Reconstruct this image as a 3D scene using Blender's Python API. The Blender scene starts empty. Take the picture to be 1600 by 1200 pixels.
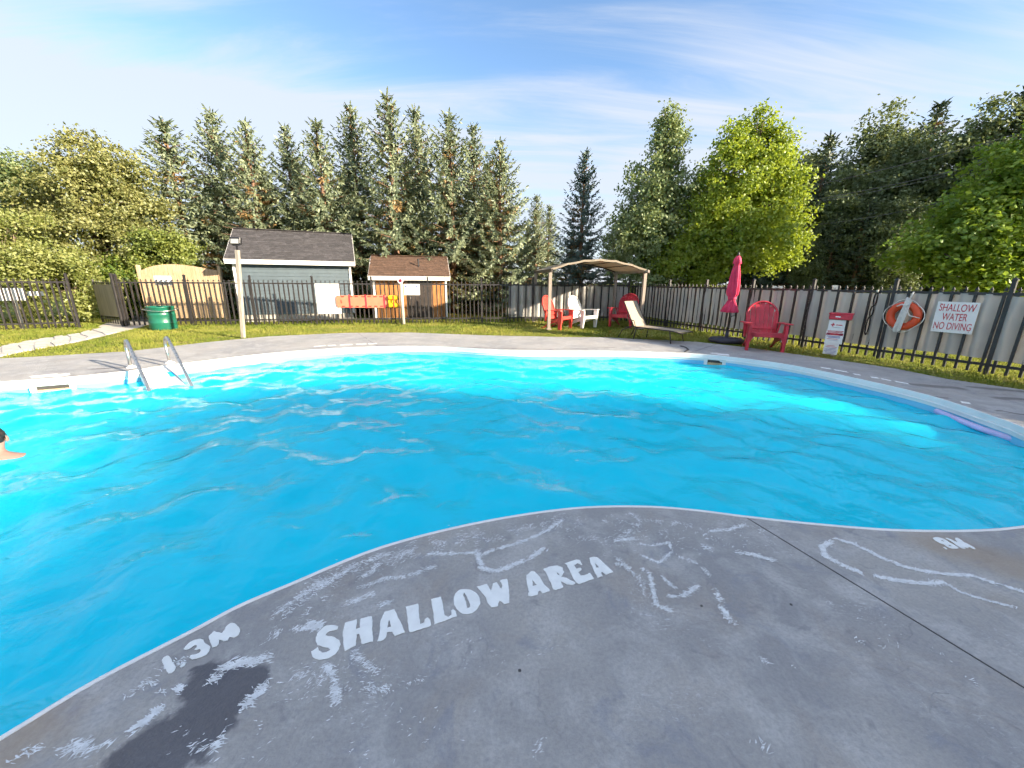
import bpy, bmesh, math, random
import numpy as np
from mathutils import Vector, Matrix, noise as mnoise

random.seed(7); np.random.seed(7)
S = bpy.context.scene
COL = S.collection
rad = math.radians

# ------------------------------------------------------------------ camera
FPX, PITCH, ROLL, CAMH = 610.0, rad(14.7), rad(0.45), 1.5
_f = Vector((0, math.cos(PITCH), -math.sin(PITCH)))
_u = Vector((0, math.sin(PITCH), math.cos(PITCH)))
_r = Vector((1, 0, 0))
CR = _r * math.cos(ROLL) + _u * math.sin(ROLL)
CU = _u * math.cos(ROLL) - _r * math.sin(ROLL)
CF = _f
cam_d = bpy.data.cameras.new('camera'); cam = bpy.data.objects.new('camera', cam_d); COL.objects.link(cam)
cam.matrix_world = Matrix(((CR.x, CU.x, -CF.x, 0), (CR.y, CU.y, -CF.y, 0), (CR.z, CU.z, -CF.z, CAMH), (0, 0, 0, 1)))
cam_d.sensor_width = 36; cam_d.lens = FPX / 1600 * 36; cam_d.clip_start = .05; cam_d.clip_end = 2000
S.camera = cam

# ------------------------------------------------------------------ sky, sun, exposure
SUN_EL, SUN_AZ = rad(17.0), rad(115.5)          # azimuth clockwise from +Y
SUN_DIR = Vector((math.sin(SUN_AZ) * math.cos(SUN_EL), math.cos(SUN_AZ) * math.cos(SUN_EL), math.sin(SUN_EL)))
w = bpy.data.worlds.new('World'); S.world = w; w.use_nodes = True
wn, wl = w.node_tree.nodes, w.node_tree.links
wn.clear()
wout = wn.new('ShaderNodeOutputWorld'); bg = wn.new('ShaderNodeBackground')
sky = wn.new('ShaderNodeTexSky'); sky.sky_type = 'NISHITA'; sky.sun_disc = False
sky.sun_elevation = SUN_EL; sky.sun_rotation = SUN_AZ
sky.air_density = 1.0; sky.dust_density = .5; sky.ozone_density = 3.0
SKY_STR = 0.072
bg.inputs['Strength'].default_value = SKY_STR
tc = wn.new('ShaderNodeTexCoord'); sep = wn.new('ShaderNodeSeparateXYZ')
wl.new(tc.outputs['Generated'], sep.inputs[0])
def wmath(op, a, b=None, c=None):
    n = wn.new('ShaderNodeMath'); n.operation = op
    for i, x in enumerate((a, b, c)):
        if x is None: continue
        if isinstance(x, (int, float)): n.inputs[i].default_value = x
        else: wl.new(x, n.inputs[i])
    return n.outputs[0]
zc = wmath('ADD', wmath('MAXIMUM', sep.outputs['Z'], 0.0), 0.16)
px = wmath('DIVIDE', sep.outputs['X'], zc); py = wmath('DIVIDE', sep.outputs['Y'], zc)
comb = wn.new('ShaderNodeCombineXYZ'); wl.new(px, comb.inputs[0]); wl.new(py, comb.inputs[1])
mp = wn.new('ShaderNodeMapping'); wl.new(comb.outputs[0], mp.inputs['Vector'])
mp.inputs['Location'].default_value = (7.7, 3.3, 0); mp.inputs['Rotation'].default_value = (0, 0, rad(60)); mp.inputs['Scale'].default_value = (0.42, 1.0, 1)
cn = wn.new('ShaderNodeTexNoise'); cn.inputs['Scale'].default_value = 0.62; cn.inputs['Detail'].default_value = 4; cn.inputs['Roughness'].default_value = .52; cn.inputs['Distortion'].default_value = .5
wl.new(mp.outputs[0], cn.inputs['Vector'])
mp2 = wn.new('ShaderNodeMapping'); wl.new(comb.outputs[0], mp2.inputs['Vector'])
mp2.inputs['Location'].default_value = (6.8, 3.6, 0); mp2.inputs['Rotation'].default_value = (0, 0, rad(118)); mp2.inputs['Scale'].default_value = (0.5, 3.2, 1)
cn2 = wn.new('ShaderNodeTexNoise'); cn2.inputs['Scale'].default_value = 1.3; cn2.inputs['Detail'].default_value = 7; cn2.inputs['Roughness'].default_value = .62; cn2.inputs['Distortion'].default_value = .8
wl.new(mp2.outputs[0], cn2.inputs['Vector'])
cl = wmath('ADD', wmath('MULTIPLY', cn.outputs['Fac'], 1.0), wmath('MULTIPLY', cn2.outputs['Fac'], 0.48))
mr = wn.new('ShaderNodeMapRange'); mr.interpolation_type = 'SMOOTHSTEP'
wl.new(cl, mr.inputs['Value']); mr.inputs['From Min'].default_value = .54; mr.inputs['From Max'].default_value = .80
hz = wn.new('ShaderNodeMapRange'); hz.interpolation_type = 'SMOOTHSTEP'
wl.new(sep.outputs['Z'], hz.inputs['Value']); hz.inputs['From Min'].default_value = .42; hz.inputs['From Max'].default_value = .12
cov = wmath('MINIMUM', wmath('ADD', mr.outputs[0], wmath('MULTIPLY', hz.outputs[0], .75)), 1.0)
mixc = wn.new('ShaderNodeMix'); mixc.data_type = 'RGBA'
wl.new(wmath('MULTIPLY', cov, .88), mixc.inputs['Factor'])
wl.new(sky.outputs[0], mixc.inputs['A'])
mixc.inputs['B'].default_value = (2.42, 2.6, 2.92, 1)
wl.new(mixc.outputs['Result'], bg.inputs['Color']); wl.new(bg.outputs[0], wout.inputs['Surface'])

sun_d = bpy.data.lights.new('sun', 'SUN'); sun = bpy.data.objects.new('sun', sun_d); COL.objects.link(sun)
sun_d.energy = 3.4; sun_d.angle = rad(1.2); sun_d.color = (1.0, .85, .64)
sun.rotation_euler = SUN_DIR.to_track_quat('Z', 'Y').to_euler(); sun.location = (20, -10, 15)

S.view_settings.view_transform = 'Standard'; S.view_settings.look = 'None'
S.view_settings.exposure = 2.25; S.view_settings.gamma = 1.0
S.render.engine = 'CYCLES'
S.cycles.max_bounces = 4; S.cycles.transparent_max_bounces = 5; S.cycles.diffuse_bounces = 2
S.cycles.glossy_bounces = 2; S.cycles.transmission_bounces = 2
S.cycles.caustics_reflective = False; S.cycles.caustics_refractive = False
S.cycles.use_denoising = True; S.cycles.use_adaptive_sampling = True; S.cycles.adaptive_threshold = .035; S.cycles.adaptive_min_samples = 10
w.cycles.sampling_method = 'MANUAL'; w.cycles.sample_map_resolution = 256
S.cycles.sample_clamp_indirect = 6

# ------------------------------------------------------------------ helpers
def ray(u, v):
    return CF + CR * ((u - 800) / FPX) - CU * ((v - 600) / FPX)
def at(u, v, z=0.0):
    d = ray(u, v); t = (z - CAMH) / d.z
    return Vector((d.x * t, d.y * t, z))
def atY(u, v, y):
    d = ray(u, v); t = y / d.y
    return Vector((d.x * t, y, CAMH + d.z * t))

class MB:
    def __init__(s): s.v = []; s.f = []; s.m = []
    def add(s, v, f, m=0):
        o = len(s.v); s.v += [tuple(p) for p in v]; s.f += [tuple(o + i for i in q) for q in f]; s.m += [m] * len(f); return s
    def box(s, c, d, rot=None, m=0, taper=1.0, bev=0.0):
        x, y, z = d[0] / 2, d[1] / 2, d[2] / 2
        if bev <= 0:
            P = [Vector((sx * x * (taper if sz > 0 else 1), sy * y * (taper if sz > 0 else 1), sz * z)) for sz in (-1, 1) for sy in (-1, 1) for sx in (-1, 1)]
            F = [(0, 2, 3, 1), (4, 5, 7, 6), (0, 1, 5, 4), (2, 6, 7, 3), (0, 4, 6, 2), (1, 3, 7, 5)]
        else:
            bm = bmesh.new(); bmesh.ops.create_cube(bm, size=1)
            for q in bm.verts: q.co = Vector((q.co.x * d[0], q.co.y * d[1], q.co.z * d[2]))
            bmesh.ops.bevel(bm, geom=list(bm.edges), offset=bev, segments=1, affect='EDGES')
            bm.verts.index_update(); P = [q.co.copy() for q in bm.verts]; F = [tuple(q.index for q in f.verts) for f in bm.faces]; bm.free()
        if rot is not None: P = [rot @ p for p in P]
        c = Vector(c)
        return s.add([p + c for p in P], F, m)
    def bar(s, a, b, w_, d_, m=0, up=Vector((0, 0, 1)), bev=0.0):
        a, b = Vector(a), Vector(b); z = (b - a); L = z.length; z.normalize()
        if abs(z.dot(up)) > .99: up = Vector((0, 1, 0))
        x = up.cross(z).normalized(); y = z.cross(x)
        R = Matrix((x, y, z)).transposed()
        return s.box((a + b) / 2, (w_, d_, L), R, m, 1.0, bev)
    def tube(s, pts, r, n=8, m=0, cap=True):
        pts = [Vector(p) for p in pts]; k = len(pts)
        rs = r if isinstance(r, (list, tuple)) else [r] * k
        ref = Vector((.13, .31, .94)); V = []; px_ = None
        for i, p in enumerate(pts):
            t = (pts[min(i + 1, k - 1)] - pts[max(i - 1, 0)]).normalized()
            if px_ is None:
                if abs(t.dot(ref)) > .95: ref = Vector((1, 0, 0))
                px_ = ref.cross(t).normalized()
            x = (px_ - t * px_.dot(t)).normalized(); px_ = x; y = t.cross(x)
            V += [p + (x * math.cos(2 * math.pi * j / n) + y * math.sin(2 * math.pi * j / n)) * rs[i] for j in range(n)]
        F = [(i * n + j, i * n + (j + 1) % n, (i + 1) * n + (j + 1) % n, (i + 1) * n + j) for i in range(k - 1) for j in range(n)]
        if cap: F += [tuple(range(n - 1, -1, -1)), tuple((k - 1) * n + j for j in range(n))]
        return s.add(V, F, m)
    def lathe(s, prof, n=24, c=(0, 0, 0), m=0, fold=None):
        V = []; c = Vector(c)
        for i, (r, z) in enumerate(prof):
            for j in range(n):
                a = 2 * math.pi * j / n; rr = r * (fold(a, i) if fold else 1)
                V.append(c + Vector((rr * math.cos(a), rr * math.sin(a), z)))
        F = [(i * n + j, i * n + (j + 1) % n, (i + 1) * n + (j + 1) % n, (i + 1) * n + j) for i in range(len(prof) - 1) for j in range(n)]
        return s.add(V, F, m)
    def prism(s, poly, t, origin, ex, ey, ez, m=0):
        """2-D outline (ex,ey) extruded by t along ez, convex or fan-able"""
        o = Vector(origin); ex, ey, ez = Vector(ex), Vector(ey), Vector(ez); n = len(poly)
        V = [o + ex * a + ey * b for a, b in poly] + [o + ex * a + ey * b + ez * t for a, b in poly]
        F = [tuple(range(n - 1, -1, -1)), tuple(range(n, 2 * n))] + [(i, (i + 1) % n, n + (i + 1) % n, n + i) for i in range(n)]
        return s.add(V, F, m)
    def mesh(s, name, mats, smooth=False):
        me = bpy.data.meshes.new(name); me.from_pydata(s.v, [], s.f)
        for q in (mats if isinstance(mats, (list, tuple)) else [mats]): me.materials.append(q)
        if any(s.m): me.polygons.foreach_set('material_index', s.m)
        if smooth: me.polygons.foreach_set('use_smooth', [True] * len(s.f))
        me.update(); return me
    def build(s, name, mats, parent=None, smooth=False):
        return link(name, s.mesh(name, mats, smooth), parent)
def link(name, me, parent=None, loc=None, rotz=None):
    o = bpy.data.objects.new(name, me); COL.objects.link(o)
    if parent is not None: o.parent = parent
    if loc is not None: o.location = loc
    if rotz is not None: o.rotation_euler = (0, 0, rotz)
    return o
def tag(o, label=None, cat=None, group=None, kind=None):
    if label: o['label'] = label
    if cat: o['category'] = cat
    if group: o['group'] = group
    if kind: o['kind'] = kind
    return o
def thing(name, label, cat, loc=(0, 0, 0), rotz=0, group=None):
    o = bpy.data.objects.new(name, None); COL.objects.link(o); o.empty_display_size = .2
    o.location = loc; o.rotation_euler = (0, 0, rotz)
    return tag(o, label, cat, group)
def dup(root, loc, rotz=0, scale=1.0, label=None, group=None):
    r = root.copy(); COL.objects.link(r); r.location = loc; r.rotation_euler = (0, 0, rotz)
    r.scale = (scale,) * 3 if isinstance(scale, (int, float)) else scale
    if label: r['label'] = label
    if group: r['group'] = group
    for ch in list(root.children):
        c = ch.copy(); COL.objects.link(c); c.parent = r
        for g in ch.children:
            d = g.copy(); COL.objects.link(d); d.parent = c
    return r
def flat(name, rings, mat, parent=None, z=0.0, thick=0.0):
    """filled flat outline with holes -> mesh"""
    cu = bpy.data.curves.new('tmp', 'CURVE'); cu.dimensions = '2D'; cu.fill_mode = 'BOTH' if thick == 0 else 'BOTH'
    cu.extrude = thick / 2
    for ring in rings:
        sp = cu.splines.new('POLY'); sp.points.add(len(ring) - 1)
        for p, q in zip(sp.points, ring): p.co = (q[0], q[1], 0, 1)
        sp.use_cyclic_u = True
    o = bpy.data.objects.new('tmp', cu); COL.objects.link(o)
    bpy.context.view_layer.update()
    me = bpy.data.meshes.new_from_object(o.evaluated_get(bpy.context.evaluated_depsgraph_get()))
    bpy.data.objects.remove(o); bpy.data.curves.remove(cu)
    me.name = name; me.materials.clear(); me.materials.append(mat)
    ob = link(name, me, parent); ob.location = (0, 0, z); return ob
def text_mesh(name, body, size, mat, align='CENTER', extrude=.0015, sx=1.0):
    cu = bpy.data.curves.new('tmp', 'FONT'); cu.body = body; cu.size = size; cu.align_x = align; cu.align_y = 'CENTER'; cu.extrude = extrude
    cu.space_line = .88
    o = bpy.data.objects.new('tmp', cu); COL.objects.link(o); bpy.context.view_layer.update()
    me = bpy.data.meshes.new_from_object(o.evaluated_get(bpy.context.evaluated_depsgraph_get()))
    bpy.data.objects.remove(o); bpy.data.curves.remove(cu)
    me.name = name; me.materials.clear(); me.materials.append(mat)
    for v_ in me.vertices: v_.co.x *= sx
    return me
def smooth_ring(pts, n=6):
    """closed Catmull-Rom"""
    out = []; k = len(pts)
    for i in range(k):
        p0, p1, p2, p3 = [Vector(pts[(i + j - 1) % k][:2]) for j in range(4)]
        for q in range(n):
            t = q / n
            out.append(.5 * ((2 * p1) + (-p0 + p2) * t + (2 * p0 - 5 * p1 + 4 * p2 - p3) * t * t + (-p0 + 3 * p1 - 3 * p2 + p3) * t ** 3))
    return out
def inside(poly, x, y):
    """vectorised point in polygon"""
    x = np.asarray(x); y = np.asarray(y); c = np.zeros(x.shape, bool); n = len(poly)
    for i in range(n):
        x1, y1 = poly[i][0], poly[i][1]; x2, y2 = poly[(i + 1) % n][0], poly[(i + 1) % n][1]
        if y1 == y2: continue
        k = ((y1 > y) != (y2 > y)) & (x < (x2 - x1) * (y - y1) / (y2 - y1) + x1)
        c ^= k
    return c

# ------------------------------------------------------------------ materials
class NT:
    def __init__(s, name):
        s.mat = bpy.data.materials.new(name); s.mat.use_nodes = True
        s.t = s.mat.node_tree; s.n = s.t.nodes; s.n.clear(); s.out = s.n.new('ShaderNodeOutputMaterial')
    def node(s, typ, **kw):
        q = s.n.new(typ)
        for k, v_ in kw.items():
            if k.startswith('i_'):
                key = k[2:].replace('_', ' '); inp = q.inputs[key]
                if hasattr(v_, 'is_linked') or isinstance(v_, bpy.types.NodeSocket): s.t.links.new(v_, inp)
                else: inp.default_value = v_
            else: setattr(q, k, v_)
        return q
    def l(s, a, b): s.t.links.new(a, b)
    def coord(s, which='Object', scale=(1, 1, 1), loc=(0, 0, 0), rot=(0, 0, 0)):
        t = s.node('ShaderNodeTexCoord'); m = s.node('ShaderNodeMapping'); s.l(t.outputs[which], m.inputs['Vector'])
        m.inputs['Scale'].default_value = scale; m.inputs['Location'].default_value = loc; m.inputs['Rotation'].default_value = rot
        return m.outputs[0]
    def pos(s):
        return s.node('ShaderNodeNewGeometry').outputs['Position']
    def noise(s, vec, scale, detail=3, rough=.55, dist=0):
        q = s.node('ShaderNodeTexNoise'); s.l(vec, q.inputs['Vector']); q.inputs['Scale'].default_value = scale
        q.inputs['Detail'].default_value = detail; q.inputs['Roughness'].default_value = rough; q.inputs['Distortion'].default_value = dist
        return q.outputs['Fac']
    def rng(s, val, a, b, c=0.0, d=1.0, smooth=True):
        q = s.node('ShaderNodeMapRange'); q.interpolation_type = 'SMOOTHSTEP' if smooth else 'LINEAR'
        s.l(val, q.inputs['Value']); q.inputs['From Min'].default_value = a; q.inputs['From Max'].default_value = b
        q.inputs['To Min'].default_value = c; q.inputs['To Max'].default_value = d; return q.outputs[0]
    def math(s, op, a, b=None):
        q = s.node('ShaderNodeMath', operation=op)
        for i, x in enumerate((a, b)):
            if x is None: continue
            if isinstance(x, (int, float)): q.inputs[i].default_value = x
            else: s.l(x, q.inputs[i])
        return q.outputs[0]
    def mix(s, fac, a, b, mode='MIX'):
        q = s.node('ShaderNodeMix', data_type='RGBA', blend_type=mode)
        for key, x in (('Factor', fac), ('A', a), ('B', b)):
            inp = q.inputs[key] if key == 'Factor' else [i for i in q.inputs if i.name == key and i.type == 'RGBA'][0]
            if isinstance(x, (int, float)): inp.default_value = x
            elif isinstance(x, tuple): inp.default_value = x if len(x) == 4 else (*x, 1)
            else: s.l(x, inp)
        return [o for o in q.outputs if o.type == 'RGBA'][0]
    def bump(s, h, strength=.3, dist=.02):
        q = s.node('ShaderNodeBump'); s.l(h, q.inputs['Height']); q.inputs['Strength'].default_value = strength; q.inputs['Distance'].default_value = dist
        return q.outputs[0]
    def principled(s, col, rough=.6, metal=0.0, normal=None, spec=.5):
        q = s.node('ShaderNodeBsdfPrincipled')
        for key, x in (('Base Color', col), ('Roughness', rough), ('Metallic', metal)):
            if isinstance(x, (int, float)): q.inputs[key].default_value = x
            elif isinstance(x, tuple): q.inputs[key].default_value = (*x[:3], 1)
            else: s.l(x, q.inputs[key])
        q.inputs['Specular IOR Level'].default_value = spec
        if normal is not None: s.l(normal, q.inputs['Normal'])
        s.l(q.outputs[0], s.out.inputs['Surface']); return q

def M(name, col, rough=.6, var=.18, scale=6.0, metal=0.0, bump=0.0, bscale=40.0, stretch=(1, 1, 1), dirt=None, spec=.5, island=0.0):
    t = NT(name); c = t.coord('Object', stretch)
    a = t.noise(c, scale, 4); lo = tuple(max(0, x * (1 - var)) for x in col); hi = tuple(min(1, x * (1 + var)) for x in col)
    cc = t.mix(t.rng(a, .3, .7), lo, hi)
    if island:
        g = t.node('ShaderNodeNewGeometry').outputs['Random Per Island']
        cc = t.mix(t.math('MULTIPLY', g, island), cc, tuple(x * .45 for x in col))
    if dirt: cc = t.mix(t.rng(t.noise(c, scale * .6, 5, .65), .52, .72, 0, .7), cc, dirt)
    nrm = t.bump(t.noise(c, bscale, 3), bump, .01) if bump else None
    r = t.rng(t.noise(c, scale * 2.3, 3), .3, .7, max(0.02, rough - .08), min(1, rough + .08))
    t.principled(cc, r, metal, nrm, spec); return t.mat

def wood(name, col, dark, rough=.75, scale=1.0):
    t = NT(name); c = t.coord('Object', (14 * scale, 14 * scale, 1.2 * scale))
    n1 = t.noise(c, 2.2, 5, .6, .6); c2 = t.coord('Object'); n2 = t.noise(c2, 1.6, 3)
    g = t.node('ShaderNodeObjectInfo').outputs['Random']
    cc = t.mix(t.rng(n1, .35, .7), dark, col); cc = t.mix(t.math('MULTIPLY', t.rng(n2, .4, .7), .4), cc, dark)
    cc = t.mix(t.math('MULTIPLY', g, .3), cc, dark)
    t.principled(cc, rough, 0, t.bump(n1, .35, .006), .3); return t.mat

def leaf_mat(name, col, col2, trans=.35, spread=.5, scale=.7):
    t = NT(name); g = t.node('ShaderNodeNewGeometry')
    rnd = g.outputs['Random Per Island']
    n = t.noise(t.coord('Object'), scale, 2)
    k = t.math('ADD', t.math('MULTIPLY', rnd, spread), t.math('MULTIPLY', n, 1 - spread))
    cc = t.mix(t.rng(k, .28, .72), col, col2)
    d = t.node('ShaderNodeBsdfDiffuse'); t.l(cc, d.inputs['Color'])
    tr = t.node('ShaderNodeBsdfTranslucent'); hs = t.mix(.5, cc, tuple(min(1, x * y) for x, y in zip(col2, (1.5, 1.35, .7)))); t.l(hs, tr.inputs['Color'])
    m1 = t.node('ShaderNodeMixShader'); m1.inputs[0].default_value = trans; t.l(d.outputs[0], m1.inputs[1]); t.l(tr.outputs[0], m1.inputs[2])
    gl = t.node('ShaderNodeBsdfGlossy'); gl.inputs['Roughness'].default_value = .5; gl.inputs['Color'].default_value = (.8, .85, .8, 1)
    m2 = t.node('ShaderNodeMixShader'); m2.inputs[0].default_value = .045; t.l(m1.outputs[0], m2.inputs[1]); t.l(gl.outputs[0], m2.inputs[2])
    t.l(m2.outputs[0], t.out.inputs['Surface']); return t.mat

m_black = M('black_powder_coat', (.018, .018, .022), .42, .3, 9)
m_bronze = M('weathered_dark_metal', (.03, .027, .028), .45, .3, 9)
m_white = M('white_plastic', (.78, .78, .76), .4, .04, 5)
m_signwhite = M('white_sign_face', (.80, .80, .80), .35, .03, 5)
m_coping = M('white_vinyl_coping', (.82, .83, .83), .38, .04, 3)
m_steel = M('stainless_steel', (.60, .58, .55), .33, .08, 12, metal=1.0)
m_red = M('red_resin', (.55, .035, .06), .45, .22, 5, dirt=(.50, .09, .10))
m_redor = M('orange_red_resin', (.62, .06, .045), .42, .12, 3)
m_redcloth = M('red_canvas', (.66, .045, .12), .8, .16, 4, bump=.3, bscale=60)
m_signred = M('red_print', (.55, .03, .05), .5, .05)
m_darkred = M('dark_red_print', (.25, .02, .05), .5, .05)
m_signblue = M('blue_print', (.08, .10, .35), .5, .05)
m_greyprint = M('grey_print', (.42, .42, .47), .5, .05)
m_ring = M('orange_ring_vinyl', (.72, .085, .025), .42, .12, 5, dirt=(.5, .07, .03))
m_rope = M('white_rope', (.74, .73, .70), .85, .1, 40, bump=.6, bscale=120)
m_orangeboard = M('salmon_plastic', (.78, .20, .12), .45, .07, 4)
m_slot = M('dark_slot', (.12, .03, .02), .7, .1)
m_yellow = M('yellow_vinyl', (.80, .50, .01), .5, .12, 6)
m_green = M('green_enamel', (.012, .13, .085), .35, .15, 4, dirt=(.02, .09, .06))
m_concrete_l = M('pale_concrete', (.56, .52, .46), .85, .16, 3, bump=.4, bscale=30)
m_slate = M('slate_blue_siding', (.085, .115, .138), .55, .08, 3)
m_fascia = M('white_trim', (.78, .77, .74), .5, .04)
m_shingle = M('charcoal_shingle', (.075, .07, .075), .9, .25, 9, bump=.5, bscale=80, island=.75)
m_shingle_b = M('brown_shingle', (.13, .075, .05), .9, .25, 9, bump=.5, bscale=80, island=.6)
m_cedar = wood('orange_cedar', (.52, .25, .09), (.32, .14, .05))
m_cedar_l = wood('pale_cedar', (.60, .47, .32), (.42, .29, .17))
m_greywood = wood('pale_weathered_wood', (.50, .43, .32), (.30, .25, .18))
m_post = wood('peeling_painted_wood', (.72, .70, .66), (.42, .36, .30), scale=1.6)
m_board = wood('beige_plywood', (.34, .29, .19), (.25, .21, .13), scale=.4)
m_taupe = M('taupe_powder_coat', (.30, .25, .21), .5, .1)
m_darkbrown = M('dark_brown_metal', (.045, .035, .03), .5, .2)
m_mesh = M('beige_sling_mesh', (.33, .275, .21), .8, .08, 30, bump=.3, bscale=200)
m_lavender = M('lavender_foam', (.62, .58, .90), .75, .08, 8)
m_skin = M('skin', (.34, .20, .16), .5, .08, 5)
m_hair = M('black_hair', (.012, .009, .009), .55, .4, 40, bump=.6, bscale=150)
m_eye = M('eye', (.75, .74, .72), .2, .02)
m_trunks = M('dark_swim_shorts', (.02, .03, .08), .8, .1)
m_paint = M('white_deck_paint', (.88, .90, .89), .7, .05, 14, dirt=(.76, .77, .77))
m_bark = M('grey_bark', (.16, .12, .09), .9, .4, 5, bump=.8, bscale=18, stretch=(3, 3, .8))
m_bark_s = M('spruce_bark', (.22, .13, .085), .9, .4, 5, bump=.8, bscale=18, stretch=(3, 3, .8))
m_glass = M('dark_glass', (.02, .025, .03), .08, .1)
m_carpaint = M('grey_car_paint', (.10, .115, .14), .3, .05)
m_rubber = M('black_rubber', (.015, .015, .015), .7, .2)
m_umbbase = M('dark_umbrella_base', (.030, .028, .045), .55, .2)
m_wire = M('power_cable', (.12, .125, .13), .6, .1)

# canopy fabric: translucent beige
def fabric(name, col, tr):
    t = NT(name); c = t.coord('Object'); cc = t.mix(t.rng(t.noise(c, 2.5, 4), .3, .7), tuple(x * .86 for x in col), col)
    d = t.node('ShaderNodeBsdfDiffuse'); q = t.node('ShaderNodeBsdfTranslucent'); t.l(cc, d.inputs[0]); t.l(cc, q.inputs[0])
    nb = t.bump(t.noise(c, 3.5, 4), .35, .05); t.l(nb, d.inputs['Normal'])
    m1 = t.node('ShaderNodeMixShader'); m1.inputs[0].default_value = tr; t.l(d.outputs[0], m1.inputs[1]); t.l(q.outputs[0], m1.inputs[2])
    t.l(m1.outputs[0], t.out.inputs[0]); return t.mat
m_canopy = fabric('beige_canopy_cloth', (.50, .43, .34), .40)
def screen_mat():
    t = NT('grey_privacy_sheet'); c = t.coord('Object')
    cc = t.mix(t.rng(t.noise(c, 1.2, 4), .3, .7), (.46, .455, .44), (.56, .545, .515))
    cc = t.mix(t.rng(t.noise(t.coord('Object', (2, 2, .5)), 2.0, 4, .6), .55, .75, 0, .5), cc, (.33, .33, .34))
    d = t.node('ShaderNodeBsdfPrincipled'); t.l(cc, d.inputs['Base Color']); d.inputs['Roughness'].default_value = .38
    nb = t.bump(t.noise(c, 2.2, 3), .4, .04); t.l(nb, d.inputs['Normal'])
    q = t.node('ShaderNodeBsdfTranslucent'); t.l(cc, q.inputs[0])
    m1 = t.node('ShaderNodeMixShader'); m1.inputs[0].default_value = .30; t.l(d.outputs[0], m1.inputs[1]); t.l(q.outputs[0], m1.inputs[2])
    t.l(m1.outputs[0], t.out.inputs[0]); return t.mat
m_screen = screen_mat()

# grass blades + ground
def grass_mat(name, soil):
    t = NT(name); p = t.pos()
    n1 = t.noise(p, .55, 3); n2 = t.noise(p, 3.0, 4, .6); n3 = t.noise(p, 40, 3)
    cc = t.mix(t.rng(n1, .35, .65), (.19, .24, .045), (.36, .36, .085))
    cc = t.mix(t.rng(n2, .48, .68, 0, .6), cc, (.44, .37, .15))
    if soil: cc = t.mix(t.rng(n3, .35, .65, 0, .5), cc, (.07, .08, .02))
    if soil: t.principled(cc, .95, 0, t.bump(n3, .8, .03), .1)
    else:
        g = t.node('ShaderNodeNewGeometry').outputs['Random Per Island']
        cc = t.mix(t.math('MULTIPLY', g, .45), cc, (.13, .19, .025))
        d = t.node('ShaderNodeBsdfDiffuse'); q = t.node('ShaderNodeBsdfTranslucent'); t.l(cc, d.inputs[0]); t.l(cc, q.inputs[0])
        m1 = t.node('ShaderNodeMixShader'); m1.inputs[0].default_value = .4; t.l(d.outputs[0], m1.inputs[1]); t.l(q.outputs[0], m1.inputs[2])
        t.l(m1.outputs[0], t.out.inputs[0])
    return t.mat
m_ground = grass_mat('grass_ground', True)
m_blade = grass_mat('grass_blade', False)

# stamped, sealed concrete deck with worn patches
def seg_mask(t, vec, a, b, r0, r1):
    """soft capsule around segment a-b in ground coordinates"""
    ax, ay = a; dx, dy = b[0] - a[0], b[1] - a[1]; L2 = dx * dx + dy * dy + 1e-6
    s = t.node('ShaderNodeSeparateXYZ'); t.l(vec, s.inputs[0])
    X = t.math('SUBTRACT', s.outputs[0], ax); Y = t.math('SUBTRACT', s.outputs[1], ay)
    k = t.math('DIVIDE', t.math('ADD', t.math('MULTIPLY', X, dx), t.math('MULTIPLY', Y, dy)), L2)
    k = t.math('MINIMUM', t.math('MAXIMUM', k, 0.0), 1.0)
    ex = t.math('SUBTRACT', X, t.math('MULTIPLY', k, dx)); ey = t.math('SUBTRACT', Y, t.math('MULTIPLY', k, dy))
    d = t.math('SQRT', t.math('ADD', t.math('MULTIPLY', ex, ex), t.math('MULTIPLY', ey, ey)))
    return t.rng(d, r1, r0)
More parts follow.
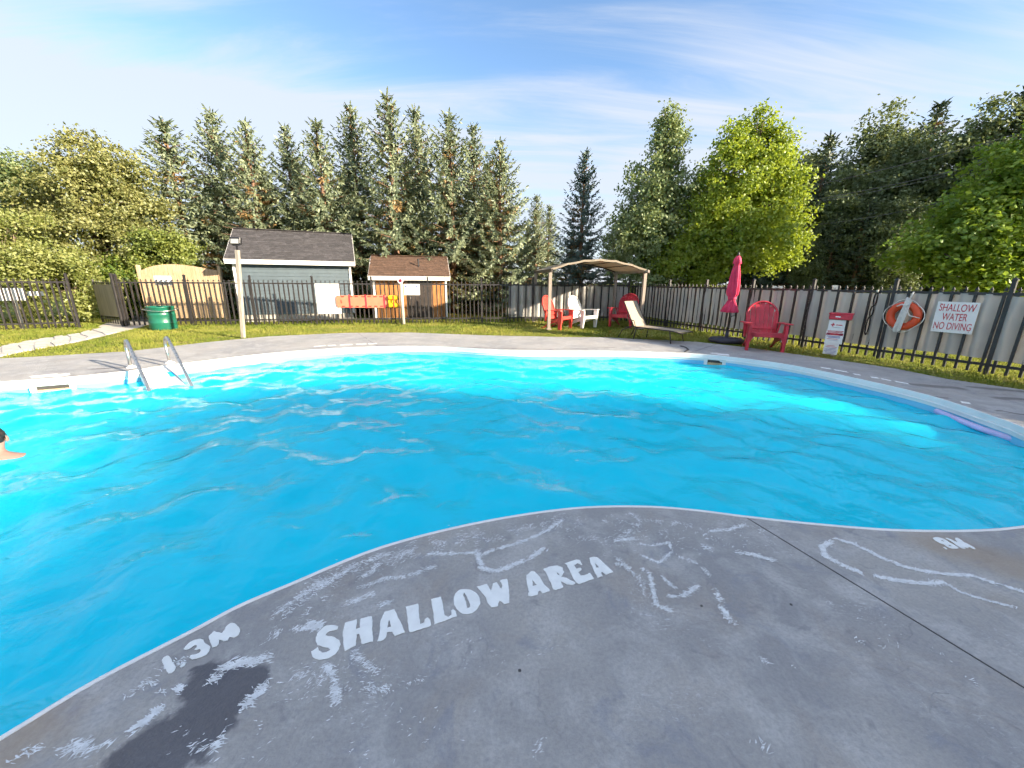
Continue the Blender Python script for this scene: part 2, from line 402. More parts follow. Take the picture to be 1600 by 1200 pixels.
def deck_mat():
    t = NT('stamped_concrete'); p = t.pos()
    big = t.noise(p, .9, 4, .55, .3); mid = t.noise(p, 4.0, 5, .62, .6); fine = t.noise(p, 60, 4, .7); grain = t.noise(p, 220, 2, .6)
    cc = t.mix(t.rng(big, .35, .66), (.335, .33, .335), (.47, .45, .425))
    cc = t.mix(t.rng(mid, .42, .68, 0, .75), cc, (.56, .55, .54))
    cc = t.mix(t.rng(t.noise(p, 1.9, 6, .62, .9), .50, .68, 0, .55), cc, (.40, .355, .315))
    cc = t.mix(t.rng(t.noise(p, 3.1, 6, .66, 1.4), .54, .70, 0, .5), cc, (.24, .265, .33))
    cc = t.mix(t.rng(t.noise(p, 7.5, 5, .6, 1.0), .58, .72, 0, .55), cc, (.23, .23, .245))
    # hairline crazing
    wv = t.node('ShaderNodeVectorMath', operation='ADD'); t.l(p, wv.inputs[0])
    nz = t.node('ShaderNodeTexNoise'); t.l(p, nz.inputs['Vector']); nz.inputs['Scale'].default_value = 2.4; nz.inputs['Detail'].default_value = 5
    sc = t.node('ShaderNodeVectorMath', operation='SCALE'); t.l(nz.outputs['Color'], sc.inputs[0]); sc.inputs['Scale'].default_value = .55; t.l(sc.outputs[0], wv.inputs[1])
    vo = t.node('ShaderNodeTexVoronoi', feature='DISTANCE_TO_EDGE'); t.l(wv.outputs[0], vo.inputs['Vector']); vo.inputs['Scale'].default_value = 1.7
    crack = t.math('MULTIPLY', t.rng(vo.outputs['Distance'], .010, .002), t.rng(t.noise(p, 1.3, 2), .48, .6))
    cc = t.mix(t.math('MULTIPLY', crack, .07), cc, (.07, .065, .07))
    cc = t.mix(t.rng(fine, .3, .72, 0, .42), cc, (.22, .225, .24))
    cc = t.mix(t.rng(grain, .55, .75, 0, .35), cc, (.44, .43, .42))
    fl_ = t.node('ShaderNodeMapping'); t.l(p, fl_.inputs['Vector']); fl_.inputs['Rotation'].default_value = (0, 0, rad(25)); fl_.inputs['Scale'].default_value = (1, 2.6, 1)
    fk = t.math('MULTIPLY', t.rng(t.noise(fl_.outputs[0], 34, 4, .65, 1.2), .58, .66), t.rng(t.noise(p, 2.1, 3, .6), .50, .64))
    cc = t.mix(t.math('MULTIPLY', fk, .75), cc, (.62, .63, .66))
    # warped coordinates for the stains and the painted sun patches
    w2 = t.node('ShaderNodeVectorMath', operation='ADD'); t.l(p, w2.inputs[0])
    nw = t.node('ShaderNodeTexNoise'); t.l(p, nw.inputs['Vector']); nw.inputs['Scale'].default_value = 7; nw.inputs['Detail'].default_value = 5; nw.inputs['Roughness'].default_value = .6
    s1 = t.node('ShaderNodeVectorMath', operation='SUBTRACT'); t.l(nw.outputs['Color'], s1.inputs[0]); s1.inputs[1].default_value = (.5, .5, .5)
    s2 = t.node('ShaderNodeVectorMath', operation='SCALE'); t.l(s1.outputs[0], s2.inputs[0]); s2.inputs['Scale'].default_value = .22; t.l(s2.outputs[0], w2.inputs[1])
    W = w2.outputs[0]
    wet = None
    for (a, b, r0, r1) in [((325, 1062), (375, 1085), .06, .105), ((320, 1115), (392, 1070), .045, .085), ((225, 1175), (330, 1100), .055, .10), ((250, 1200), (340, 1140), .05, .09), ((300, 1055), (345, 1040), .015, .04)]:
        A, B = at(*a), at(*b); k = seg_mask(t, W, (A.x, A.y), (B.x, B.y), r0, r1); wet = k if wet is None else t.math('MAXIMUM', wet, k)
    cc = t.mix(t.math('MULTIPLY', wet, .78), cc, (.06, .06, .08))
    tan = None  # dim sunlight between the trees, put into the deck colour as tan
    for (a, b, r0, r1) in [((0, 1185), (70, 1130), .0, .17), ((1470, 850), (1640, 900), .02, .26)]:
        A, B = at(*a), at(*b); k = seg_mask(t, W, (A.x, A.y), (B.x, B.y), r0, r1); tan = k if tan is None else t.math('MAXIMUM', tan, k)
    cc = t.mix(t.math('MULTIPLY', tan, .6), cc, (.37, .285, .205))
    damp = None
    for (a, b, r0, r1) in [((1430, 601), (1500, 607), .03, .16), ((1520, 605), (1600, 612), .02, .13), ((1560, 622), (1600, 624), .03, .12), ((700, 542), (860, 546), .01, .06), ((880, 545), (960, 543), .01, .05), ((140, 577), (195, 574), .01, .07), ((150, 582), (260, 573), .01, .05), ((1560, 642), (1600, 648), .01, .05), ((1440, 618), (1480, 622), .01, .06)]:
        A, B = at(*a), at(*b); k = seg_mask(t, W, (A.x, A.y), (B.x, B.y), r0, r1); damp = k if damp is None else t.math('MAXIMUM', damp, k)
    cc = t.mix(t.math('MULTIPLY', damp, .62), cc, (.09, .075, .075))
    h = t.math('ADD', t.math('MULTIPLY', fine, .6), t.math('MULTIPLY', mid, 1.6)); h = t.math('SUBTRACT', h, t.math('MULTIPLY', crack, .2))
    rough = t.math('SUBTRACT', t.rng(mid, .3, .7, .62, .82), t.math('MULTIPLY', wet, .25))
    t.principled(cc, rough, 0, t.bump(h, .6, .014), .35); return t.mat
m_deck = deck_mat()
m_joint = M('joint_filler', (.09, .088, .09), .8, .2)
m_flake = M('peeling_white_sealer', (.80, .82, .84), .8, .12, 30)

# pool liner and water
def liner_mat():
    t = NT('blue_pool_liner'); c = t.pos(); n = t.noise(c, .8, 3)
    t.principled(t.mix(t.rng(n, .3, .7), (.012, .56, .88), (.02, .62, .92)), .6, 0, None, .3); return t.mat
m_liner = liner_mat()
def wall_mat():
    t = NT('pale_blue_pool_wall'); c = t.pos(); n = t.noise(c, 1.2, 3)
    t.principled(t.mix(t.rng(n, .3, .7), (.16, .56, .84), (.20, .62, .88)), .45, 0, None, .4); return t.mat
m_wall = wall_mat()
def water_mat():
    t = NT('pool_water'); p = t.pos()
    h = t.math('ADD', t.math('MULTIPLY', t.noise(p, 4.6, 3, .5, .6), .8), t.math('MULTIPLY', t.noise(p, 11.0, 3, .55, .5), .24))
    nb = t.bump(h, .5, .05)
    fr = t.node('ShaderNodeFresnel'); fr.inputs['IOR'].default_value = 1.36; t.l(nb, fr.inputs['Normal'])
    gl = t.node('ShaderNodeBsdfGlossy'); gl.inputs['Roughness'].default_value = .02; t.l(nb, gl.inputs['Normal'])
    tr = t.node('ShaderNodeBsdfTransparent'); tr.inputs['Color'].default_value = (.62, .97, 1.0, 1)
    df = t.node('ShaderNodeBsdfDiffuse'); df.inputs['Color'].default_value = (.008, .74, .98, 1); upn = t.node('ShaderNodeCombineXYZ'); upn.inputs[2].default_value = 1.0; t.l(upn.outputs[0], df.inputs['Normal'])   # light scattered back by the water
    md = t.node('ShaderNodeMixShader'); md.inputs[0].default_value = .90; t.l(tr.outputs[0], md.inputs[1]); t.l(df.outputs[0], md.inputs[2])
    mx = t.node('ShaderNodeMixShader'); t.l(fr.outputs[0], mx.inputs[0]); t.l(md.outputs[0], mx.inputs[1]); t.l(gl.outputs[0], mx.inputs[2])
    t.l(mx.outputs[0], t.out.inputs[0]); return t.mat
m_water = water_mat()

# ------------------------------------------------------------------ pool, deck, ground
NEAR = [(0, 1158), (150, 1067), (300, 989), (375, 949), (450, 917), (600, 856), (755, 817), (895, 796), (1000, 793), (1080, 798), (1168, 809), (1280, 821), (1400, 830), (1520, 831), (1600, 825)]
FAR = [(0, 597), (100, 590), (200, 580), (260, 571), (320, 564), (400, 554.5), (480, 547.5), (560, 543), (640, 541), (700, 542.5), (760, 546), (820, 548.2), (880, 548.5), (980, 549), (1100, 554), (1177, 562), (1250, 573), (1360, 596), (1460, 620), (1560, 653), (1600, 668)]
near = [at(*p) for p in NEAR]; far = [at(*p) for p in FAR]
ring = [(-1.95, .55)] + [(p.x, p.y) for p in near] + [(3.75, 2.30), (4.5, 2.55), (5.15, 3.05)] + [(p.x, p.y) for p in far[::-1]] + [(-8.6, 5.0), (-9.3, 4.0), (-9.4, 2.6), (-8.8, 1.2), (-7.5, .0), (-5.6, -.8), (-3.6, -.75), (-2.5, -.15)]
POOL = smooth_ring(ring, 5)
def offset_ring(poly, d):
    n = len(poly); out = []
    A = sum(poly[i].x * poly[(i + 1) % n].y - poly[(i + 1) % n].x * poly[i].y for i in range(n))
    sg = 1 if A > 0 else -1
    for i in range(n):
        t = (poly[(i + 1) % n] - poly[i - 1]).normalized(); out.append(poly[i] + Vector((t.y, -t.x)) * d * sg)
    return out

DECK_EDGE = [(0, 560), (60, 557), (200, 549), (320, 535), (420, 525.5), (540, 520), (640, 519.5), (760, 524), (880, 526.5), (940, 527), (1088, 534), (1161, 542), (1226, 551), (1340, 567), (1400, 576), (1480, 592), (1600, 609)]
de = [at(*p) for p in DECK_EDGE]
deck_out = [(-16, 5.2), (-12, 6.5)] + [(p.x, p.y) for p in de] + [(8.3, 4.4), (9.1, 2.2), (9.2, -6), (-16, -6)]
deck = flat('pool_deck', [deck_out, [(p.x, p.y) for p in POOL]], m_deck); tag(deck, kind='structure')
G = 420
hole = offset_ring(POOL, .03)
ground = flat('ground', [[(-G, -G), (G, -G), (G, G), (-G, G)], [(p.x, p.y) for p in hole]], m_ground, z=-.02); tag(ground, kind='structure')
# deck rim so the slab has an edge
mb = MB(); n = len(deck_out)
mb.add([(x, y, 0) for x, y in deck_out] + [(x, y, -.05) for x, y in deck_out], [(i, (i + 1) % n, n + (i + 1) % n, n + i) for i in range(n)])
mb.build('slab_edge', m_deck, deck)
mb = MB()
j0, j1 = at(1168, 810), at(1605, 1078); jd = (j1 - j0).normalized()
mb.bar(j0 - jd * .0 + Vector((0, 0, .0005)), j1 + jd * 3 + Vector((0, 0, .0005)), .005, .005, 0)
mb.build('control_joint', m_joint, deck)
for (a, b) in [((590, 541), (560, 520.5)), ((1075, 552), (1120, 538))]:
    A, B = at(*a), at(*b)
    MB().bar(A + Vector((0, 0, .0005)), B + Vector((0, 0, .0005)), .008, .005).build('control_joint', m_joint, deck)
for (u, v) in [(812, 1048), (1096, 947), (1236, 945)]:
    P = at(u, v); d_ = MB().lathe([(0, .002), (.004, .002), (.005, .003), (.006, .003), (.0065, .001)], 16).build('deck_anchor', m_joint, deck); d_.location = P

pool = MB(); n = len(POOL)
inn = offset_ring(POOL, -.012)
deep = offset_ring(POOL, -.20)
V = [(p.x, p.y, -.10) for p in inn] + [(p.x, p.y, -.95) for p in inn] + [(p.x, p.y, -1.15) for p in deep]
F = [(k * n + i, k * n + (i + 1) % n, (k + 1) * n + (i + 1) % n, (k + 1) * n + i) for k in range(2) for i in range(n)]
pool.add(V, F)
pbasin = pool.build('pool_basin', m_wall, None, True); tag(pbasin, kind='structure')
pfloor = flat('pool_floor', [[(p.x, p.y) for p in offset_ring(POOL, -.15)]], m_liner, pbasin, z=-1.12)
# coping strip: rounded lip, vertical face, bead
prof = [(.004, -.03), (.0, .003), (-.010, .007), (-.020, .003), (-.022, -.07), (-.030, -.075), (-.030, -.088), (-.020, -.092), (-.018, -.13)]
V = []; 
for (d_, z) in prof: V += [(p.x, p.y, z) for p in offset_ring(POOL, d_)]
F = [(k * n + i, k * n + (i + 1) % n, (k + 1) * n + (i + 1) % n, (k + 1) * n + i) for k in range(len(prof) - 1) for i in range(n)]
MB().add(V, F).build('coping', m_coping, pbasin)

# water surface: real wave geometry
ZW = -.20
def waves(x, y):
    rs = np.random.RandomState(11); z = np.zeros_like(x)
    for k in range(56):
        L = .22 * (1.15 / .22) ** rs.rand(); a = rs.uniform(-math.pi, math.pi)
        if rs.rand() < .65: a = rad(70) + rs.normal() * .55
        kk = 2 * math.pi / L; amp = .0115 * L ** 1.1 / kk ** .12
        z += amp * .56 * np.sin(kk * (x * math.cos(a) + y * math.sin(a)) + rs.uniform(0, 6.28) + .35 * np.sin(.9 * x + 1.7 * y + rs.uniform(0, 6)))
    d = np.hypot(x + 5.05, y - 3.45)
    z += .016 * np.sin(2 * math.pi * d / .62 + .5) * np.exp(-((d - 1.5) / 1.35) ** 2) * (1 - np.exp(-(d / .5) ** 2))
    return z
def water_grid(x0, x1, y0, y1, st):
    xs = np.arange(x0, x1 + 1e-6, st); ys = np.arange(y0, y1 + 1e-6, st); X, Y = np.meshgrid(xs, ys)
    Z = ZW + waves(X, Y); nx, ny = len(xs), len(ys)
    idx = np.arange(nx * ny).reshape(ny, nx)
    q = np.stack([idx[:-1, :-1], idx[:-1, 1:], idx[1:, 1:], idx[1:, :-1]], -1).reshape(-1, 4)
    cx = (X[:-1, :-1] + st / 2).ravel(); cy = (Y[:-1, :-1] + st / 2).ravel()
    big = [(p.x, p.y) for p in offset_ring(POOL, st * .9)]
    q = q[inside(big, cx, cy)]
    used = np.unique(q); mapi = -np.ones(nx * ny, int); mapi[used] = np.arange(len(used))
    V = np.stack([X.ravel()[used], Y.ravel()[used], Z.ravel()[used]], -1)
    me = bpy.data.meshes.new('pool_water'); me.from_pydata(V.tolist(), [], mapi[q].tolist()); me.materials.append(m_water)
    me.polygons.foreach_set('use_smooth', [True] * len(q)); me.update(); return me
water = link('pool_water', water_grid(-9.6, 6.2, -1.0, 9.6, .036)); tag(water, kind='structure')

# path to the gate
PU = [(0, 541), (60, 529), (120, 521), (158, 511)]; PL = [(0, 557), (60, 545), (120, 534), (190, 518)]
def jag(p, s=.12):
    return [(q[0] + random.uniform(-s, s), q[1] + random.uniform(-s, s)) for q in p]
pu = [at(*p) for p in PU]; pl = [at(*p) for p in PL]
path_poly = [(-9.9, 7.2)] + [(p.x, p.y) for p in pl] + [(-12.3, 13.2), (-14.5, 17), (-16, 16.5), (-13.6, 12.9)] + [(p.x, p.y) for p in pu[::-1]] + [(-11.0, 8.0), (-10.9, 7.2)]
path = flat('path', [[tuple(p) for p in smooth_ring(path_poly, 3)]], m_concrete_l, z=-.012); tag(path, kind='structure')
slabs = []
for i in range(7):
    t0, t1 = i / 7 + .012, (i + 1) / 7 - .012
    def lerp(L, t):
        k = t * (len(L) - 1); a = min(int(k), len(L) - 2); return L[a].lerp(L[a + 1], k - a)
    a, b, c, d_ = lerp(pl, t0), lerp(pl, t1), lerp(pu, t1), lerp(pu, t0)
    ins = .08
    cen = (a + b + c + d_) / 4
    P = [q.lerp(cen, ins) for q in (a, b, c, d_)]
    P2 = []
    for k in range(4):
        q0, q1 = P[k], P[(k + 1) % 4]
        for s in (0, .33, .66): P2.append(q0.lerp(q1, s) + Vector((random.uniform(-.05, .05), random.uniform(-.05, .05), 0)))
    MB().prism([(q.x, q.y) for q in P2], .035, (0, 0, -.012), (1, 0, 0), (0, 1, 0), (0, 0, 1)).build('path_slab', m_concrete_l, path)
dirt = flat('dirt_track', [[(-6, 20.6), (12, 23.5), (12, 26), (-6, 22.8)]], M('sunlit_dirt', (.42, .25, .11), .95, .3, 2, bump=.5), z=-.012); tag(dirt, kind='structure')

# ------------------------------------------------------------------ painted lettering on the deck (traced flat paint)
def crop(sc, ox, oy):
    return lambda L: [at(ox + x / sc, oy + y / sc) for x, y in L]
def letters(name, label, conv_list, cat='lettering'):
    root = thing(name, label, cat, (0, 0, 0))
    pts = [p for outs in conv_list for r_ in outs for p in r_]
    c = sum(pts, Vector((0, 0, 0))) / len(pts); root.location = (c.x, c.y, 0)
    for outs in conv_list:
        rings = []
        for r_ in outs:
            q = []
            k = len(r_)
            for i in range(k):          # subdivide and roughen the edge like brushed paint
                a, b = r_[i], r_[(i + 1) % k]; L = (b - a).length; m_ = max(1, int(L / .010))
                for s in range(m_):
                    p = a.lerp(b, s / m_); nz = mnoise.noise(Vector((p.x * 55, p.y * 55, 3.3))) * .0032 + mnoise.noise(Vector((p.x * 140, p.y * 140, 7.3))) * .0018
                    t = (b - a).normalized(); q.append((p.x - c.x + t.y * nz, p.y - c.y - t.x * nz))
            rings.append(q)
        flat('letter', rings, m_paint, root, z=.003, thick=.002)
    return root
c5 = crop(6.4, 470, 920); c6 = crop(5.926, 700, 860); c7 = crop(10.667, 240, 960); c8 = crop(13.333, 1440, 820)
letters('painted_lettering', 'white painted words SHALLOW AREA on the grey deck by the pool edge', [
    [c5([(375, 380), (368, 410), (330, 420), (290, 430), (250, 455), (245, 475), (300, 480), (350, 495), (385, 520), (398, 560), (385, 610), (350, 655), (300, 690), (240, 708), (190, 716), (140, 700), (108, 665), (105, 635), (140, 615), (175, 585), (185, 620), (215, 645), (255, 640), (285, 625), (300, 608), (270, 592), (215, 582), (170, 565), (148, 530), (150, 495), (165, 450), (205, 405), (255, 375), (310, 365), (350, 370)])],
    [c5([(440, 345), (555, 312), (560, 340), (552, 408), (590, 395), (590, 330), (600, 300), (710, 280), (715, 340), (722, 480), (722, 530), (610, 562), (600, 520), (585, 455), (560, 462), (550, 575), (440, 628), (425, 560), (420, 450)])],
    [c5([(835, 235), (935, 210), (985, 310), (1042, 440), (935, 480), (915, 430), (865, 440), (855, 490), (825, 520), (770, 530), (790, 420), (800, 330)]), c5([(885, 315), (905, 385), (862, 395)])],
    [c5([(1050, 185), (1175, 152), (1180, 240), (1195, 360), (1235, 345), (1240, 310), (1270, 290), (1300, 320), (1303, 375), (1090, 442), (1080, 420), (1068, 300)])],
    [c5([(1300, 110), (1400, 83), (1420, 160), (1440, 270), (1475, 285), (1510, 265), (1505, 220), (1530, 210), (1550, 230), (1560, 280), (1335, 362), (1325, 250)])],
    [c6([(165, 362), (215, 370), (265, 400), (295, 450), (298, 500), (270, 550), (225, 585), (180, 598), (130, 590), (85, 555), (55, 500), (50, 450), (65, 405), (110, 370)]), c6([(150, 395), (175, 430), (205, 510), (200, 530), (180, 540), (165, 480), (140, 420)])],
    [c6([(268, 340), (360, 315), (375, 340), (400, 385), (415, 310), (450, 300), (490, 360), (505, 330), (480, 290), (500, 275), (550, 268), (565, 370), (568, 490), (520, 502), (495, 480), (475, 470), (465, 520), (405, 532), (370, 490), (350, 440)])],
    [c6([(725, 235), (775, 195), (800, 200), (850, 250), (890, 320), (940, 370), (940, 385), (875, 402), (855, 378), (835, 385), (830, 412), (770, 432), (740, 425), (740, 400), (750, 390), (728, 300)]), c6([(782, 278), (825, 322), (785, 335)])],
    [c6([(880, 180), (935, 155), (1010, 143), (1060, 165), (1075, 205), (1055, 235), (1045, 250), (1100, 260), (1180, 305), (1160, 322), (1100, 318), (1040, 285), (1068, 345), (1000, 372), (975, 365), (950, 300), (920, 240), (905, 205)]), c6([(1000, 200), (1025, 215), (1035, 240), (1012, 225)])],
    [c6([(1078, 125), (1190, 88), (1220, 95), (1245, 135), (1235, 140), (1200, 125), (1165, 140), (1190, 175), (1225, 165), (1240, 180), (1205, 205), (1230, 240), (1295, 225), (1300, 210), (1320, 215), (1350, 265), (1215, 318), (1185, 300), (1150, 250), (1140, 220), (1110, 160), (1100, 135)])],
    [c6([(1305, 75), (1345, 65), (1385, 68), (1450, 130), (1530, 205), (1460, 230), (1430, 205), (1415, 210), (1435, 245), (1385, 257), (1365, 220), (1345, 170), (1325, 130)]), c6([(1360, 120), (1400, 160), (1370, 165)])],
])
letters('painted_lettering', 'white painted depth mark 1.3M on the deck left of the large words', [
    [c7([(135, 775), (175, 720), (240, 693), (270, 715), (305, 765), (330, 830), (365, 860), (372, 900), (350, 950), (300, 990), (250, 993), (220, 960), (200, 910), (160, 840)])],
    [c7([(430, 880), (470, 840), (520, 812), (545, 830), (520, 865), (460, 897)])],
    [c7([(497, 590), (540, 530), (600, 475), (680, 435), (780, 418), (835, 435), (855, 495), (910, 510), (945, 550), (935, 620), (880, 680), (800, 725), (720, 745), (650, 757), (600, 730), (620, 690), (690, 668), (760, 658), (790, 630), (795, 600), (770, 585), (720, 600), (685, 595), (720, 555), (722, 520), (690, 520), (640, 555), (590, 590), (540, 605)])],
    [c7([(920, 370), (1000, 290), (1050, 305), (1130, 325), (1160, 310), (1200, 220), (1250, 170), (1300, 148), (1350, 160), (1420, 220), (1445, 290), (1420, 350), (1350, 395), (1270, 380), (1240, 440), (1170, 455), (1095, 432), (1090, 500), (1050, 545), (985, 560), (955, 500), (935, 440)])],
])
letters('painted_lettering', 'white painted depth mark .9M on the deck at the right pool edge', [
    [c8([(440, 475), (480, 470), (535, 512), (500, 520)])],
    [c8([(225, 285), (260, 268), (320, 265), (400, 285), (480, 310), (600, 390), (680, 430), (770, 490), (740, 508), (640, 505), (570, 490), (500, 450), (480, 425), (400, 400), (320, 360), (260, 325)]), c8([(375, 330), (430, 330), (490, 355), (430, 355)]), c8([(540, 430), (590, 430), (625, 455), (580, 455)])],
    [c8([(495, 285), (530, 280), (620, 320), (690, 355), (740, 370), (690, 295), (700, 278), (740, 280), (800, 310), (900, 380), (1000, 430), (1080, 475), (1120, 508), (1085, 515), (1010, 480), (960, 460), (985, 490), (950, 495), (890, 470), (910, 505), (870, 510), (800, 480), (740, 440), (640, 370)])],
])
def dashes(label, quads):
    letters('painted_lettering', label, [[[at(*p) for p in q]] for q in quads])
dashes('row of white painted marks on the far right deck beside the coping', [[(1281, 573.5), (1297, 575.5), (1299, 577.5), (1284, 575.3)], [(1302, 577), (1322, 580.5), (1326, 582.5), (1305, 579)], [(1332, 583.5), (1343, 585), (1345, 587), (1335, 585.6)], [(1360, 588.5), (1372, 590), (1374, 592), (1362, 590.5)], [(1376, 591), (1391, 594), (1393, 596), (1378, 593)], [(1397, 595), (1418, 599), (1421, 601), (1400, 597.2)]])
dashes('row of white painted marks on the sunlit deck beyond the pool', [[(490, 541), (508, 539.6), (509, 540.6), (491, 542)], [(512, 539.8), (524, 539), (525, 540), (513, 540.8)], [(531, 538.8), (550, 537.6), (551, 538.6), (532, 539.9)], [(556, 537.5), (572, 537), (573, 538), (557, 538.6)], [(575, 536.9), (588, 536.5), (589, 537.5), (576, 538)]])
dashes('white painted patch on the deck behind the left skimmer', [[(46, 588), (90, 584), (92, 586.5), (50, 591)]])
dashes('white painted patch on the deck behind the right skimmer', [[(1119, 552.3), (1138, 553.6), (1140, 556), (1121, 554.6)]])
dashes('small white painted patch on the right deck near the damp stains', [[(1500, 627), (1514, 629), (1518, 632), (1503, 630)]])

# feathery patches of peeled white sealer
TR = [  # (pixel polyline, spread m, flakes per metre, size)
    ([(745, 860), (752, 888), (775, 893), (800, 884), (830, 872), (850, 856)], .016, 300, 1.0),
    ([(752, 868), (775, 858), (800, 852), (825, 843), (850, 832), (880, 812)], .014, 230, .9),
    ([(670, 866), (700, 866), (740, 864)], .012, 200, .9),
    ([(450, 965), (480, 950), (500, 940), (505, 925)], .03, 260, 1.0), ([(480, 975), (500, 978)], .02, 400, 1.1),
    ([(455, 985), (500, 980)], .018, 220, 1.0),
    ([(540, 945), (565, 935), (590, 925)], .02, 200, .9), ([(560, 905), (585, 890), (590, 880)], .02, 220, .9),
    ([(485, 915), (505, 908), (515, 915)], .03, 240, .9), ([(590, 945), (610, 942)], .02, 200, .9),
    ([(1000, 850), (1020, 853), (1045, 848), (1050, 862), (1030, 880), (1002, 868)], .010, 250, .7),
    ([(1000, 888), (1015, 895), (1020, 920), (1025, 945), (1050, 955)], .011, 300, .8),
    ([(1030, 895), (1040, 907), (1055, 920)], .010, 260, .7), ([(1045, 932), (1070, 930), (1090, 915)], .014, 300, .9),
    ([(1120, 925), (1128, 950), (1145, 975)], .018, 300, .9), ([(1095, 830), (1100, 850), (1110, 860)], .03, 320, 1.0),
    ([(1110, 830), (1140, 828), (1165, 820)], .016, 260, .9), ([(1150, 862), (1180, 868), (1210, 876)], .018, 320, 1.0),
    ([(1190, 828), (1215, 850)], .03, 160, 1.0),
    ([(1300, 845), (1285, 855), (1290, 870), (1320, 885), (1350, 897), (1390, 905), (1440, 912), (1475, 910)], .016, 420, 1.0),
    ([(1305, 842), (1335, 850), (1370, 868), (1410, 885), (1440, 892), (1475, 897), (1520, 900), (1555, 912), (1600, 925)], .014, 380, .95),
    ([(1475, 910), (1500, 925), (1540, 938), (1590, 950)], .010, 300, .8),
    ([(960, 810), (985, 800), (1000, 815), (970, 840)], .03, 160, .8), ([(960, 845), (990, 842)], .016, 260, .9), ([(960, 880), (985, 888)], .012, 200, .8),
    ([(285, 1130), (300, 1170), (340, 1180)], .03, 60, .9),
    ([(160, 1165), (200, 1145), (230, 1125), (250, 1105), (275, 1085)], .014, 520, 1.1), ([(255, 1080), (285, 1075)], .016, 480, 1.1),
    ([(100, 1170), (130, 1165), (150, 1175)], .022, 330, 1.0), ([(345, 1045), (375, 1035), (420, 1030)], .022, 480, 1.1), ([(325, 1065), (340, 1058)], .02, 400, 1.1),
    ([(380, 1105), (400, 1085), (415, 1070)], .02, 420, 1.1), ([(330, 1170), (350, 1160), (355, 1140)], .02, 360, 1.0), ([(220, 1060), (240, 1070)], .025, 260, 1.0),
    ([(435, 1060), (480, 1055), (520, 1060)], .03, 130, .9), ([(510, 1040), (522, 1060), (525, 1100)], .016, 360, .9), ([(570, 1075), (610, 1080)], .02, 200, .8),
    ([(550, 1020), (575, 1040), (590, 1050)], .02, 200, .8), ([(640, 1070), (660, 1060)], .02, 160, .7), ([(835, 1180), (845, 1160)], .02, 160, .7),
    ([(1190, 1030), (1200, 1035)], .015, 250, .7), ([(1240, 1045), (1260, 1060)], .03, 90, .7), ([(1180, 1160), (1200, 1170)], .02, 200, .8),
    ([(1340, 1000), (1400, 1010)], .03, 120, .7), ([(1460, 1020), (1480, 1030)], .03, 60, .7), ([(1510, 1060), (1525, 1075)], .03, 90, .7),
    ([(420, 990), (460, 960), (520, 900), (600, 875), (680, 850), (800, 830), (900, 812)], .085, 210, .8),
    ([(900, 840), (960, 850), (1000, 830), (1080, 850), (1160, 840)], .10, 150, .75), ([(400, 1100), (520, 1050), (600, 1100)], .14, 80, .65), ([(300, 1180), (450, 1150), (600, 1190)], .14, 36, .65),
    ([(20, 1185), (60, 1170)], .02, 160, .9),
    ([(430, 960), (470, 930), (520, 905), (560, 880), (610, 865)], .022, 240, .8), ([(560, 920), (600, 905), (640, 900), (680, 885)], .018, 200, .8), ([(620, 870), (680, 850), (730, 845)], .03, 150, .8),
    ([(930, 815), (980, 812), (1030, 815), (1080, 822)], .03, 190, .75), ([(960, 870), (1000, 905), (1010, 930)], .02, 160, .7), ([(1060, 870), (1090, 880), (1110, 900)], .015, 200, .7), ([(400, 1010), (440, 985), (470, 960)], .03, 160, .8), ([(200, 1090), (240, 1050), (290, 1030)], .02, 150, .8), ([(1270, 930), (1330, 960), (1400, 985)], .05, 50, .6), ([(700, 1000), (760, 1030), (820, 1010)], .09, 40, .55), ([(520, 1120), (620, 1150), (700, 1120)], .10, 45, .6),
]
rf = random.Random(5); V, F = [], []
bd = (at(520, 1000) - at(480, 1012)); bd.z = 0; bd.normalize()
for pts, spread, dens, sz in TR:
    P = [at(*q) for q in pts]
    for i in range(len(P) - 1):
        a, b = P[i], P[i + 1]; L = (b - a).length
        for k in range(int(L * dens * 4.6) + 1):
            p = a.lerp(b, rf.random()); p = p + Vector((rf.gauss(0, spread * .5), rf.gauss(0, spread * .5), 0))
            nn = mnoise.noise(Vector((p.x * 16, p.y * 16, 1.7)))
            if nn < (.02 if spread >= .025 else -.30) + rf.uniform(-.2, .2): continue
            ang = math.atan2(bd.y, bd.x) + rf.gauss(0, .45) + mnoise.noise(Vector((p.x * 4, p.y * 4, 9))) * 1.2
            l = rf.uniform(.007, .032) * sz; wd = rf.uniform(.0010, .0034) * sz
            d_ = Vector((math.cos(ang), math.sin(ang), 0)); e_ = Vector((-d_.y, d_.x, 0)); z = Vector((0, 0, rf.uniform(.0012, .0026)))
            o = len(V); jj = [rf.uniform(.4, 1.2) for _ in range(4)]
            V += [p - d_ * l * .5 + z, p - e_ * wd * jj[0] - d_ * l * .1 + z, p - e_ * wd * jj[1] * .6 + d_ * l * .3 + z, p + d_ * l * .55 + z, p + e_ * wd * jj[2] + d_ * l * .15 + z, p + e_ * wd * jj[3] * .7 - d_ * l * .25 + z]
            F.append(tuple(range(o, o + 6)))
mb = MB(); mb.add(V, F); fl = mb.build('peeling_sealer', m_flake, deck); fl['kind'] = 'stuff'

